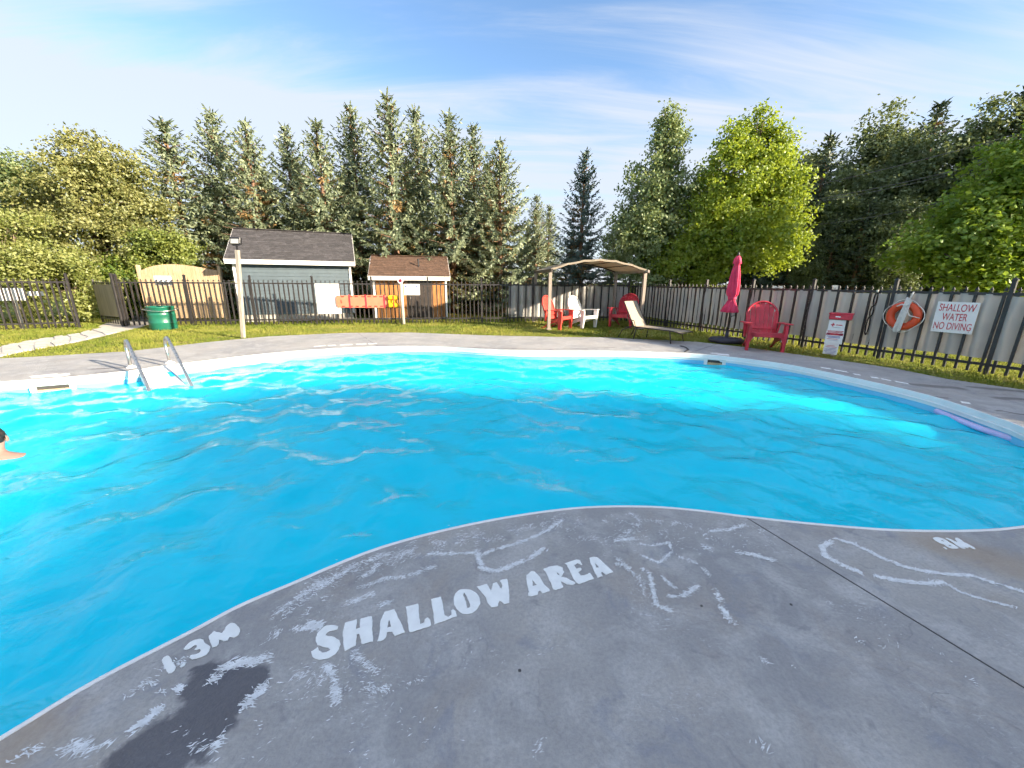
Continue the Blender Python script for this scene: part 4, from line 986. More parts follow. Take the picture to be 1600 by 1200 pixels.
# pergola with a cloth roof
pA = at(857, 515); pW, pD = 3.12, 2.5
pg = thing('pergola', 'small brown metal pergola with a bowed beige cloth roof', 'pergola', pA, rad(7))
hp_ = 1.80
for (x, y) in ((0, 0), (pW, 0), (0, pD), (pW, pD)):
    MB().box((x, y, hp_ / 2), (.10, .10, hp_), bev=.006).build('post', m_taupe, pg)
    MB().box((x, y, .02), (.16, .16, .04), bev=.006).build('foot', m_taupe, pg)
for x in (0, pW): MB().box((x, pD / 2, hp_ + .045), (.07, pD + .5, .09), bev=.006).build('side_beam', m_darkbrown if x == 0 else m_taupe, pg)
def arch(s): return hp_ + .10 + .30 * math.sin(math.pi * s) ** .9
for y in (-.02, pD + .02):
    pts = [(pW * s - .0, y, arch(s) - .035) for s in [k / 16 for k in range(17)]]
    b = MB()
    for i in range(16): b.bar(Vector(pts[i]), Vector(pts[i + 1]), .04, .055, up=Vector((0, 1, 0)))
    b.build('arched_beam', m_darkbrown, pg)
for k in range(1, 6):
    s = k / 6; MB().box((pW * s, pD / 2, arch(s) - .03), (.035, pD + .1, .03)).build('cross_rib', m_darkbrown, pg)
V, F = [], []; n1, n2 = 48, 16
for i in range(n1 + 1):
    s = i / n1
    for j in range(n2 + 1):
        q = j / n2; sagy = -.022 * abs(math.sin(math.pi * s * 6)) - .03 * math.sin(math.pi * q)
        dz = -.05 * (1 - s) * 0
        V.append((pW * s, -.10 + (pD + .2) * q, arch(s) + .012 + sagy + .006 * mnoise.noise(Vector((s * 6, q * 5, 0)))))
for i in range(n1):
    for j in range(n2): a = i * (n2 + 1) + j; F.append((a, a + n2 + 1, a + n2 + 2, a + 1))
k = len(V); m_ = MB().add(V, F); m_.add([(x, y, z - .004) for x, y, z in V], [q[::-1] for q in F])
for y0 in (-.10, pD + .10):
    rim_ = [(pW * i / n1, y0, arch(i / n1) + .012 - .022 * abs(math.sin(math.pi * i / n1 * 6))) for i in range(n1 + 1)]
    m_.add(rim_ + [(x, y, z - .06) for x, y, z in rim_], [(i, i + 1, n1 + 2 + i, n1 + 1 + i) for i in range(n1)])
m_.build('canopy', m_canopy, pg, True)

# ------------------------------------------------------------------ rescue gear on the right fence
RR = math.atan2(rdx.y, rdx.x)
r_n = Vector((rdx.y, -rdx.x, 0));  
if r_n.x > 0: r_n = -r_n                                  # towards the pool
def right_pt(u, v, off=.06):
    d = ray(u, v); o = Vector((4.62, 15.62, 0)) + r_n * off; t = (o - Vector((0, 0, CAMH))).dot(r_n) / d.dot(r_n); return Vector((0, 0, CAMH)) + d * t
FR = math.atan2(-r_n.x, r_n.y) + math.pi                       # rotation so that local -y faces the pool
P0, P1, P2, P3 = right_pt(1467, 470), right_pt(1533, 474), right_pt(1518, 522), right_pt(1453, 518)
cen = (P0 + P1 + P2 + P3) / 4; sw = ((P1 - P0).length + (P2 - P3).length) / 2; shh = ((P3 - P0).length + (P2 - P1).length) / 2
sg = thing('sign', 'white sign with red words SHALLOW WATER NO DIVING on the right fence', 'sign', cen, FR)
MB().box((0, 0, 0), (sw, .008, shh), bev=.002).build('board', m_signwhite, sg)
for txt, z, wd in (('SHALLOW', .30, .86), ('WATER', 0, .60), ('NO DIVING', -.30, .90)):
    me = text_mesh('lettering', txt, shh * .33, m_signred)
    xs = [v_.co.x for v_ in me.vertices]; k = sw * wd / (max(xs) - min(xs))
    for v_ in me.vertices: v_.co.x *= k
    o = link('lettering', me, sg, (0, -.0065, z * shh)); o.rotation_euler = (rad(90), 0, 0)
for x in (-.42, .42):
    for z in (-.44, .44): MB().tube([(x * sw, -.009, z * shh), (x * sw, -.002, z * shh)], .008, 10).build('screw', m_steel, sg)
# life ring with rope
P = right_pt(1412, 493.5, .10); lr = thing('life_ring', 'orange life ring hung with coiled white rope on the right fence', 'life ring', P, FR)
a1, a2 = right_pt(1385, 494, .1), right_pt(1441, 494, .1); Rr = (a2 - a1).length / 2 - .065
def torus(R, r, n=40, k=14):
    V, F = [], []
    for i in range(n):
        a = 2 * math.pi * i / n
        for j in range(k):
            b = 2 * math.pi * j / k; V.append(((R + r * math.cos(b)) * math.cos(a), r * .85 * math.sin(b), (R + r * math.cos(b)) * math.sin(a)))
    for i in range(n):
        for j in range(k): F.append((i * k + j, ((i + 1) % n) * k + j, ((i + 1) % n) * k + (j + 1) % k, i * k + (j + 1) % k))
    return V, F
MB().add(*torus(Rr, .067)).build('ring', m_ring, lr, True)
for q in range(4):
    a = rad(45 + 90 * q); c = Vector((Rr * math.cos(a), 0, Rr * math.sin(a))); t = Vector((-math.sin(a), 0, math.cos(a)))
    bd_ = MB(); bd_.tube([c - t * .028, c + t * .028], .071, 16, cap=False); bd_.build('band', m_ring, lr, True)
gr = []
for k in range(49):
    a = 2 * math.pi * k / 48; sag = .035 * abs(math.sin(2 * (a - rad(45)))); gr.append(((Rr + .075 + sag) * math.cos(a), -.02, (Rr + .075 + sag) * math.sin(a)))
MB().tube(gr, .008, 6).build('grab_line', m_rope, lr, True)
rl_ = MB()
for k in range(3):
    x0 = -.045 + k * .022; rl_.tube([(x0 + .07, -.085 - .006 * k, .36 - .012 * k), (x0 + .035, -.09, .1), (x0 - .02, -.095 - .004 * k, -.26 - .012 * (k % 3)), (x0 - .01, -.095, -.31), (x0 + .03, -.09, -.28), (x0 + .055, -.088, -.05), (x0 + .09, -.085, .30)], .013, 6)
rl_.tube([(-.10, -.10, .18), (-.02, -.115, .22), (.06, -.115, .20), (.10, -.10, .26)], .013, 6)
rl_.tube([(.02, -.10, .22), (.12, -.10, .02), (.28, -.09, -.02)], .009, 6)
rl_.tube([(.07, -.09, .34), (.09, -.07, .46)], .012, 6)
rl_.build('rope_coil', m_rope, lr, True)
# black strap hanging on the fence
P = right_pt(1372, 455, .05); st = thing('rubber_strap', 'black strap with buckles hanging on the right fence beside the ring', 'strap', P, FR)
b = MB()
for (z0, z1) in ((-.02, -.30), (-.30, -.52), (-.52, -.90)):
    n_ = 14; L = z0 - z1
    b.tube([(.028 * math.sin(2 * math.pi * k / n_) * (1 if L > .2 else .6) + .06 * z0, -.02, (z0 + z1) / 2 + L / 2 * math.cos(2 * math.pi * k / n_)) for k in range(n_ + 1)], .013, 6)
b.build('strap_loops', m_rubber, st, True)
MB().box((0, -.01, 0), (.03, .02, .06)).build('hook', m_steel, st)
# rescue equipment stand
P = at(1297, 556); fs = thing('rescue_stand', 'white rescue equipment post with notices and a red box on top', 'stand', P, math.atan2(P.y, P.x) - rad(90) + rad(-6)); fs.scale = (.82,) * 3
MB().box((.05, .07, .47), (.09, .09, .96), bev=.006).build('post', m_greywood, fs)
MB().box((-.02, .0, .30), (.30, .012, .52), bev=.002).build('lower_notice', m_signwhite, fs)
MB().box((.0, -.008, .50), (.36, .010, .36), bev=.002).build('middle_notice', m_signwhite, fs)
up_ = MB().box((0, -.012, .80), (.34, .012, .28), bev=.02).build('upper_notice', m_signwhite, fs)
cr = MB(); cr.box((-.075, -.020, .81), (.024, .003, .09)); cr.box((-.075, -.020, .81), (.085, .0045, .024)); cr.build('red_cross', m_signred, up_)
MB().box((.05, -.020, .81), (.13, .003, .022)).build('text_line', m_signred, up_)
MB().box((.0, -.020, .745), (.17, .003, .010)).build('text_line', m_greyprint, up_)
mn = fs.children[2]
for (x, z, w_, h_, mt_) in ((0, .655, .32, .022, m_signred), (0, .62, .30, .018, m_signred), (0, .57, .34, .055, m_signred), (-.13, .57, .07, .058, m_darkred), (.13, .57, .07, .058, m_darkred), (-.02, .515, .28, .014, m_signblue), (.0, .485, .24, .016, m_signblue), (-.03, .445, .22, .012, m_signred), (0, .41, .2, .01, m_greyprint)):
    MB().box((x, -.0145 - (.002 if mt_ is m_darkred else 0), z), (w_, .003, h_)).build('print_block', mt_, fs)
for k in range(7): MB().box((-.02 + random.uniform(-.01, .01), -.0075, .27 - k * .035), (random.uniform(.16, .24), .003, .010)).build('text_line', m_signred if k < 2 else m_signblue, fs)
bx = MB().box((.045, .06, 1.02), (.46, .26, .15), bev=.02).build('rescue_box', m_red, fs)
MB().box((.045, .06, 1.10), (.49, .29, .03), bev=.01).build('lid', m_red, bx)
MB().box((.0, -.073, 1.02), (.11, .006, .028)).build('label', m_signwhite, bx)
# two small signs beyond the right fence
for (u, v, y, wd, hh, lab) in ((1215, 450, 13.6, .32, .14, 'small white sign peeking over the fence near the umbrella'), (1304.5, 450.5, 12.0, .13, .18, 'small white tag sign peeking over the right fence')):
    p = atY(u, v, y); s = thing('roadside_sign', lab, 'sign', (p.x, p.y, 0), rad(-30))
    MB().box((0, 0, p.z), (wd, .015, hh)).build('plate', m_signwhite, s); MB().box((0, .03, p.z / 2), (.05, .04, p.z)).build('stake', m_greywood, s)
    MB().box((0, -.010, p.z), (wd * .5, .003, hh * .25)).build('print_mark', m_greyprint, s)

# ------------------------------------------------------------------ swimmer (left edge, back to the camera)
def skin_body(name, joints, edges, mat, sub=2):
    me = bpy.data.meshes.new('tmp'); me.from_pydata([j[0] for j in joints], edges, [])
    o = bpy.data.objects.new('tmp', me); COL.objects.link(o)
    o.modifiers.new('skin', 'SKIN'); sd = o.modifiers.new('sub', 'SUBSURF'); sd.levels = sub; sd.render_levels = sub
    for i, j in enumerate(joints):
        r = j[1]; me.skin_vertices[0].data[i].radius = (r, r) if isinstance(r, (int, float)) else r
        me.skin_vertices[0].data[i].use_root = (i == 0)
    bpy.context.view_layer.update()
    m2 = bpy.data.meshes.new_from_object(o.evaluated_get(bpy.context.evaluated_depsgraph_get()))
    bpy.data.objects.remove(o); m2.materials.clear(); m2.materials.append(mat); m2.name = name
    m2.polygons.foreach_set('use_smooth', [True] * len(m2.polygons)); return m2
sp = at(-2, 716, ZW)
sw_ = thing('person', 'dark haired bare shouldered swimmer cut off by the left photo edge', 'person', (sp.x - .03, sp.y, ZW - .03), rad(35)); sw_.scale = (.9,) * 3
# local +y = swimming direction (away), z = up from the water line
J = [((0, -.42, -.50), .13), ((0, -.26, -.30), (.145, .12)), ((0, -.10, -.10), (.17, .115)), ((0, .0, .00), (.15, .10)), ((0, .045, .085), .062), ((0, .065, .15), .07), ((0, .075, .215), .095), ((0, .07, .29), .088),
     ((.17, .0, -.02), .078), ((.23, .08, -.16), .055), ((.27, .26, -.26), .047), ((.20, .46, -.28), .034), ((.17, .53, -.28), .036),
     ((-.17, .0, -.02), .078), ((-.23, .08, -.16), .055), ((-.27, .26, -.26), .047), ((-.20, .46, -.28), .034), ((-.17, .53, -.28), .036),
     ((.10, -.62, -.68), .095), ((.14, -.95, -.85), .07), ((.14, -1.3, -.90), .05), ((-.10, -.62, -.68), .095), ((-.14, -.95, -.85), .07), ((-.14, -1.3, -.90), .05)]
Ed = [(0, 1), (1, 2), (2, 3), (3, 4), (4, 5), (5, 6), (6, 7), (3, 8), (8, 9), (9, 10), (10, 11), (11, 12), (3, 13), (13, 14), (14, 15), (15, 16), (16, 17), (0, 18), (18, 19), (19, 20), (0, 21), (21, 22), (22, 23)]
for s, w_ in ((1, 12), (-1, 17)):                       # five fingers on each hand
    bx0 = J[w_][0]
    for k, (dx, L) in enumerate(((-.03, .075), (-.010, .085), (.012, .08), (.03, .062))):
        i0 = len(J); J.append(((bx0[0] + s * dx * .8, bx0[1] + .03, bx0[2]), .010)); J.append(((bx0[0] + s * dx, bx0[1] + .03 + L * .55, bx0[2] - .006), .009)); J.append(((bx0[0] + s * dx * 1.05, bx0[1] + .03 + L, bx0[2] - .022), .008)); Ed += [(w_, i0), (i0, i0 + 1), (i0 + 1, i0 + 2)]
    i0 = len(J); J.append(((bx0[0] - s * .045, bx0[1] - .01, bx0[2]), .011)); J.append(((bx0[0] - s * .07, bx0[1] + .025, bx0[2] - .01), .009)); Ed += [(w_, i0), (i0, i0 + 1)]
link('body', skin_body('body', J, Ed, m_skin), sw_)
def ellipsoid(c, r, n=20, k=14, f=None):
    V, F = [], []
    for i in range(k + 1):
        th = math.pi * i / k
        for j in range(n):
            a = 2 * math.pi * j / n; p = Vector((math.sin(th) * math.cos(a), math.sin(th) * math.sin(a), math.cos(th)))
            s_ = f(p) if f else 1; V.append((c[0] + p.x * r[0] * s_, c[1] + p.y * r[1] * s_, c[2] + p.z * r[2] * s_))
    for i in range(k):
        for j in range(n): F.append((i * n + j, (i + 1) * n + j, (i + 1) * n + (j + 1) % n, i * n + (j + 1) % n))
    return V, F
rf2_ = random.Random(12); hair = MB(); hair.add(*ellipsoid((0, .058, .262), (.092, .108, .118), 28, 20, lambda p: (1.0 if (p.y < .25 or p.z > .35) else .78) * (1 if p.z > -.62 else .88) + .03 * mnoise.noise(p * 9)))
for k in range(160):
    th = rf2_.uniform(0, 6.28); ph_ = rf2_.uniform(.15, 1.75); p0 = Vector((math.sin(ph_) * math.cos(th), math.sin(ph_) * math.sin(th), math.cos(ph_)))
    if p0.y > .45 and p0.z < .3: continue
    c0 = Vector((0, .058, .262)); a_ = c0 + Vector((p0.x * .091, p0.y * .106, p0.z * .116)); b_ = a_ + Vector((p0.x * .010, p0.y * .010 - .006, -.026))
    hair.tube([a_, (a_ + b_) / 2 + p0 * .004, b_], [.004, .003, .0008], 4, cap=False)
hair.build('hair', m_hair, sw_, True)
for s in (-1, 1):
    MB().add(*ellipsoid((s * .094, .075, .215), (.014, .028, .036), 12, 8)).build('ear', m_skin, sw_, True)
    MB().add(*ellipsoid((s * .034, .158, .235), (.014, .010, .010), 12, 8)).build('eye', m_eye, sw_, True)
MB().add(*ellipsoid((0, .175, .205), (.014, .022, .028), 12, 8)).build('nose', m_skin, sw_, True)
MB().add(*ellipsoid((0, .160, .155), (.028, .012, .009), 12, 8)).build('mouth', m_redor, sw_, True)

# ------------------------------------------------------------------ trees
def spruce_meshes(seed, H, R, brown=.14, low=.07):
    rs = np.random.RandomState(seed); V = []; F = []; Mi = []
    def quad(p, d, L, w_, nrm, m):
        side = np.cross(d, nrm); ln = np.linalg.norm(side)
        if ln < 1e-4: return
        side = side / ln; o = len(V)
        V.extend([p - side * w_ * .25, p + d * L * .55 - side * w_ * .5, p + d * L, p + d * L * .5 + side * w_ * .5]); F.append((o, o + 1, o + 2, o + 3)); Mi.append(m)
    z = low * H; UP = np.array([0, 0, 1.])
    while z < H * .985:
        s = z / H; Lb = R * (1 - s) ** .98 * (1 if s > .15 else .85) + .07
        nb = rs.randint(6, 9) if s < .88 else 5
        a0 = rs.rand() * 6.28
        for b in range(nb):
            a = a0 + 6.283 * b / nb + rs.normal() * .25; L = Lb * rs.uniform(.78, 1.06)
            out = np.array([math.cos(a), math.sin(a), 0]); tang = np.array([-out[1], out[0], 0])
            slope = -.28 + .85 * s + rs.normal() * .10; zb = z + rs.uniform(-.08, .08)
            step = .15; n = max(2, int(L / step)); bald = rs.uniform(.06, .2) if s < .8 else 0
            bm = 1 if rs.rand() < brown else 0
            for k in range(n + 1):
                t = k / n; r = L * t
                if t < bald: continue
                p = out * r + UP * (zb + slope * r - .10 * math.sin(t * 3.1) * L + .16 * t * t * L)
                sl = (.14 + .42 * (1 - t) * min(1.15, L * .62)) * rs.uniform(.75, 1.2)
                for sgn in (-1, 1):
                    d = out * rs.uniform(.55, .8) + tang * sgn * rs.uniform(.65, 1.0) + UP * rs.uniform(-.34, -.04); d /= np.linalg.norm(d)
                    m = 1 if (bm and t < .72) or (t < bald + .14 and rs.rand() < .3) else 0
                    nt = max(1, int(sl / .15))
                    for q_ in range(nt):
                        q = p + d * sl * (q_ / nt)
                        nn = out * .75 + UP * .55 + rs.normal(size=3) * .33
                        quad(q, d + rs.normal(size=3) * .16, .20, .075 + .03 * rs.rand(), nn, m)
                        dh = d * .45 + UP * rs.uniform(-1.0, -.45) + rs.normal(size=3) * .2; dh /= np.linalg.norm(dh)
                        quad(q, dh, rs.uniform(.12, .24), .06 + .03 * rs.rand(), out + tang * rs.normal() * .45 + UP * .25, m)
                quad(p, out + UP * (slope + .25), .21, .085, UP + out * .5 + rs.normal(size=3) * .3, 0)
        z += (.27 + .13 * (1 - s)) * rs.uniform(.8, 1.2)
    for k in range(26):                                   # leader spike
        zz = H * (.93 + .07 * k / 25); a = rs.rand() * 6.28; d = np.array([math.cos(a) * .5, math.sin(a) * .5, .6]); d /= np.linalg.norm(d); quad(np.array([0, 0, zz]), d, .20 * (1.1 - k / 30), .05, np.array([math.cos(a + 1.6), math.sin(a + 1.6), 0]), 0)
    me = bpy.data.meshes.new('crown'); me.from_pydata([tuple(p) for p in V], [], F); me.polygons.foreach_set('material_index', Mi); me.update()
    tr = MB(); tr.tube([(0, 0, -.1), (.02, 0, H * .3), (0, .02, H * .7), (0, 0, H * .99)], [.02 * H, .015 * H, .008 * H, .008], 9)
    for k in range(70):
        zz = rs.uniform(low * H, H * .9); a = rs.rand() * 6.28; L = R * (1 - zz / H) ** .82 * .7; s = zz / H
        tr.tube([(0, 0, zz), (math.cos(a) * L * .5, math.sin(a) * L * .5, zz + (-.25 + .75 * s) * L * .5), (math.cos(a) * L, math.sin(a) * L, zz + (-.25 + .75 * s) * L + .03)], [.025, .015, .006], 4, cap=False)
    return me, tr
lm_sp = leaf_mat('spruce_needles', (.088, .122, .076), (.265, .305, .175), .22, .28, .9)
lm_sp2 = leaf_mat('blue_spruce_needles', (.05, .085, .08), (.13, .175, .15), .12, .3, .9)
lm_spb = leaf_mat('brown_spruce_twigs', (.22, .13, .05), (.36, .24, .10), .18, .4)
lm_dark = leaf_mat('dark_forest_needles', (.034, .058, .034), (.10, .135, .075), .12, .35)
def spruce_proto(seed, H, R, mats, brown, low):
    me, tr = spruce_meshes(seed, H, R, brown, low)
    for q in mats: me.materials.append(q)
    return me, tr.mesh('trunk', m_bark_s, True), H
SP = [spruce_proto(21 + i, 9.0, 3.55 + .2 * (i % 3), (lm_sp, lm_spb), .05, .07 if i != 1 else .14) for i in range(4)]
SPB = spruce_proto(41, 9.0, 3.0, (lm_sp2, lm_spb), .03, .05)
SPD = spruce_proto(51, 9.0, 3.0, (lm_dark, lm_spb), .0, .03)
def tree_inst(name, label, proto, loc, H, rz, sxy=1.0, group=None, cat='tree'):
    t = thing(name, label, cat, loc, rz, group)
    k = H / proto[2]; t.scale = (k * sxy, k * sxy, k)
    link('crown', proto[0], t); link('trunk', proto[1], t); return t
row = [(253, 184, 18.6, 0, 1.25), (327, 168, 20.2, 1, .95), (381, 188, 18.8, 2, .95), (444, 197, 19.8, 3, .9), (492, 185, 18.8, 0, .95), (546, 165, 20.8, 2, .9), (604, 148, 19.4, 3, 1.02), (648, 164, 21.2, 1, .85), (701, 172, 19.4, 1, .95), (739, 192, 21.0, 0, .85), (781, 219, 19.2, 2, 1.0)]
order = ['leftmost', 'second', 'third', 'fourth', 'fifth', 'sixth', 'seventh', 'eighth', 'ninth', 'tenth', 'eleventh']
for i, (u, v, y, pi, sx) in enumerate(row):
    p = atY(u, v, y)
    extra = {0: ' beside the golden broadleaf tree', 6: ', the tallest one', 10: ' at the right end'}.get(i, '')
    tree_inst('spruce_tree', f'sunlit spruce, {order[i]} from left in the row behind the sheds{extra}', SP[pi], (p.x, p.y, -.03), p.z + .05, rad(random.uniform(0, 360)), sx, 'spruces in a row behind the sheds')
for (u, v, y, lab) in ((839, 302, 23.5, 'small pale spruce, left of a pair right of the big row'), (859, 318, 25, 'small pale spruce, right of a pair beside the dark spruce')):
    p = atY(u, v, y); tree_inst('spruce_tree', lab, SP[0], (p.x, p.y, -.03), p.z, rad(random.uniform(0, 360)), .85)
p = atY(915, 239, 20.2); tree_inst('spruce_tree', 'lone dark blue green spruce behind the pergola', SPB, (p.x, p.y, -.03), p.z + .1, rad(40), 1.0)
# back-up row to close the gaps
gapn = ['left of the first', 'between the first and second', 'between the third and fourth', 'between the fourth and fifth', 'between the sixth and seventh', 'between the eighth and ninth', 'between the tenth and eleventh']
for i in range(7):
    tree_inst('spruce_tree', f'shadowed rear spruce seen through the gap {gapn[i]} front spruce', SP[i % 4], (-17.5 + i * 2.75 + random.uniform(-.4, .4), 24.5 + random.uniform(-.6, .6), -.03), 7.6 + random.uniform(-.5, .6), rad(random.uniform(0, 360)), 1.05, 'spruces of the second row')

for i, (x, y, h, lab) in enumerate([(1.0, 29, 5.2, 'low dark spruce far behind the pair of small pale spruces'), (4.0, 28, 4.8, 'low dark spruce far behind the lone blue green spruce'), (6.6, 27, 5.0, 'low dark spruce in the gap left of the tall pointed tree'), (-1.6, 30, 4.6, 'low dark spruce far behind the right end of the spruce row'), (9.6, 24, 5.4, 'dark spruce hidden behind the pointed tree and the bright maple')]):
    tree_inst('spruce_tree', lab, SPD, (x, y, -.03), h, rad(70 * i), 1.5)

def broad_meshes(seed, lobes, nclump, per, leaf, trunk, spread=.34, updir=.5, shell=.35, cull=-.17):
    """lobes: (x,y,z,rx,ry,rz); leaf-sized faces in clumps through the crown volume"""
    rs = np.random.RandomState(seed); vol = np.array([l[3] * l[4] * l[5] for l in lobes]) ** .75; vol = vol / vol.sum()
    C = []
    for k in range(nclump):
        k_ = rs.choice(len(lobes), p=vol); l = lobes[k_]; d = rs.normal(size=3); d /= np.linalg.norm(d); r = rs.rand() ** shell
        r *= 1 + .55 * mnoise.noise(Vector((d[0] * 2.6 + seed, d[1] * 2.6 + k_ * 7, d[2] * 2.6)))
        C.append((l[0] + d[0] * l[3] * r, l[1] + d[1] * l[4] * r, l[2] + d[2] * l[5] * r, d[0], d[1], d[2]))
    C = [c for c in C if mnoise.noise(Vector((c[0] * 1.25 + seed * 3.1, c[1] * 1.25, c[2] * 1.25))) > cull]
    C = np.array(C); n = len(C) * per
    rep = np.repeat(C, per, 0); off = rs.normal(size=(n, 3)) * spread * np.array([1, 1, .6]) * .5
    P = rep[:, :3] + off
    nrm = rs.normal(size=(n, 3)) * .8 + rep[:, 3:] * .6 + np.array([0, 0, updir]); nrm /= np.linalg.norm(nrm, axis=1)[:, None]
    d = rs.normal(size=(n, 3)); d -= (d * nrm).sum(1)[:, None] * nrm; d /= np.linalg.norm(d, axis=1)[:, None]; e = np.cross(nrm, d)
    L = leaf * rs.uniform(.7, 1.3, n)[:, None]
    V = np.stack([P - d * L * .5, P + e * L * .36 - nrm * L * .06, P + d * L * .55, P - e * L * .36 - nrm * L * .06], 1).reshape(-1, 3)
    me = bpy.data.meshes.new('crown'); F = np.arange(n * 4).reshape(-1, 4)
    me.from_pydata(V.tolist(), [], F.tolist()); me.update()
    tr = MB(); h, r0 = trunk
    tr.tube([(0, 0, -.1), (.03, 0, h * .5), (0, .03, h)], [r0 * 1.25, r0, r0 * .8], 10)
    for l in lobes:
        a = Vector((0, .03, h * rs.uniform(.7, 1.0))); b = Vector(l[:3]); m_ = (a + b) / 2 + Vector((rs.normal() * .15, rs.normal() * .15, rs.rand() * .3))
        tr.tube([a, a.lerp(m_, .5) + Vector((0, 0, .08)), m_, b], [r0 * .6, r0 * .48, r0 * .33, r0 * .12], 7)
        for q in range(5):
            dd = rs.normal(size=3); dd /= np.linalg.norm(dd); e_ = b + Vector((dd[0] * l[3], dd[1] * l[4], abs(dd[2]) * l[5])) * .75
            tr.tube([m_.lerp(b, rs.rand()), (b + e_) / 2 + Vector((0, 0, .1)), e_], [r0 * .18, r0 * .1, .008], 5, cap=False)
    return me, tr
def broad(name, label, loc, seed, lobes, nclump, per, leaf, trunk, mat, bark=m_bark, group=None, **kw):
    me, tr = broad_meshes(seed, lobes, nclump, per, leaf, trunk, **kw); me.materials.append(mat)
    t = thing(name, label, 'tree', loc, 0, group); link('crown', me, t); link('trunk', tr.mesh('trunk', bark, True), t); return t
lm_maple = leaf_mat('bright_maple_leaf', (.15, .23, .025), (.34, .43, .05), .42, .34, .9)
lm_maple2 = leaf_mat('fresh_green_maple_leaf', (.10, .20, .022), (.26, .37, .045), .42, .34, .9)
lm_poplar = leaf_mat('grey_green_leaf', (.11, .175, .065), (.30, .36, .17), .35, .34, .9)
lm_gold = leaf_mat('golden_olive_leaf', (.13, .155, .045), (.36, .36, .14), .40, .34, .9)
lm_pale = leaf_mat('pale_yellow_green_leaf', (.15, .19, .04), (.36, .38, .13), .40, .34, .9)
lm_gold2 = leaf_mat('olive_green_leaf', (.10, .15, .03), (.28, .32, .07), .38, .34, .9)
lm_bush = leaf_mat('green_bush_leaf', (.06, .12, .015), (.19, .25, .03), .38, .34, .9)
lm_forest = leaf_mat('dark_forest_leaf', (.065, .10, .042), (.21, .26, .12), .30, .5, .4)
# poplar-like tree and maple behind the right fence corner
p = atY(1040, 160, 18.0)
broad('poplar_tree', 'tall pointed grey green tree right of the lone dark spruce', (p.x + .1, 18.0, 0), 3, [(0, 0, 3.2, 1.9, 1.9, 1.8), (-.1, 0, 5.0, 1.45, 1.45, 1.6), (.05, 0, 6.6, .85, .9, 1.35), (.0, 0, 7.7, .42, .45, .85), (-.9, -.2, 3.6, 1.0, 1.0, 1.2), (.8, 0, 4.4, .9, .9, 1.2), (.55, 0, 6.9, .3, .3, .9), (-.3, -.9, 1.7, 1.5, .9, .8)], 1687, 34, 0.114, (3.0, .16), lm_poplar)
p = atY(1085, 400, 16.6)
broad('young_maple', 'low yellow green leafy tree growing under the poplar by the fence', (p.x - .25, 16.8, 0), 33, [(0, 0, 2.6, 1.05, .9, .85), (.7, 0, 2.0, .8, .8, .8), (-.6, .2, 2.3, .8, .8, .7), (.2, 0, 3.4, .55, .55, .5)], 567, 34, 0.114, (1.2, .07), lm_maple)
p = atY(1128, 440, 17.0)
broad('maple_tree', 'bright yellow green maple behind the closed umbrella', (p.x + .45, 17.0, 0), 5, [(0, 0, 3.6, 2.2, 2.0, 1.3), (-.8, 0, 5.3, 1.2, 1.2, 1.5), (.4, 0, 5.8, 1.15, 1.2, 1.6), (1.2, 0, 4.7, 1.1, 1.2, 1.5), (.15, 0, 7.0, .62, .6, 1.05), (-.75, 0, 6.7, .45, .5, .95), (1.15, 0, 6.5, .5, .5, .9), (1.9, .2, 3.4, .9, 1.0, .8), (-1.6, .1, 4.2, .8, .8, 1.2), (1.9, 0, 2.6, .7, .7, .45), (0, -.6, 2.6, 1.8, .9, .7)], 2025, 34, 0.114, (2.4, .15), lm_maple)
broad('maple_tree', 'fresh green spreading maple at the right photo edge above the fence', (14.4, 11.6, 0), 9, [(0, 0, 3.1, 2.5, 2.2, 1.1), (-1.9, -.1, 2.6, 1.6, 1.4, .75), (-2.6, -.2, 2.2, 1.1, 1.0, .45), (.3, 0, 4.6, 1.7, 1.7, 1.1), (1.2, 0, 5.4, 1.5, 1.5, 1.0), (-.9, 0, 4.0, 1.0, 1.1, .6), (1.6, .2, 3.2, 1.8, 1.6, 1.3), (-1.1, -.5, 1.8, 1.5, 1.0, .5), (.8, -.7, 2.0, 1.8, 1.0, .7), (.6, 0, 5.9, .8, .8, .6)], 2295, 34, 0.122, (2.2, .17), lm_maple2, updir=1.1)
# dark forest on the right
FT = [broad_meshes(60 + i, [(0, 0, 6.2, 1.8, 1.8, 1.9), (.7, 0, 4.6, 1.7, 1.6, 1.6), (-.9, .2, 5.0, 1.5, 1.5, 1.8), (.2, 0, 7.9, 1.0, 1.0, 1.3), (-.6, 0, 2.8, 1.6, 1.5, 1.4), (.8, -.2, 2.3, 1.4, 1.3, 1.2)], 1215, 34, 0.144, (4.0, .16), .5) for i in range(2)]
FTP = []
for me, tr in FT: me.materials.append(lm_forest); FTP.append((me, tr.mesh('trunk', m_bark, True), 9.2))
fspec = [(1297, 216, 21.0, 'c'), (1335, 262, 19.0, 'd'), (1262, 270, 20.0, 'c'), (1385, 172, 21.5, 'd'), (1428, 205, 19.0, 'd'), (1470, 165, 20.5, 'c'), (1500, 235, 18.0, 'c'), (1235, 300, 23.0, 'c'), (1360, 320, 17.6, 'c'), (1420, 310, 16.9, 'd'), (1565, 152, 17.4, 'd'), (1610, 140, 17.0, 'c'), (1312, 330, 18.2, 'c'), (1545, 230, 16.6, 'c'), (1270, 370, 18.6, 'd')]
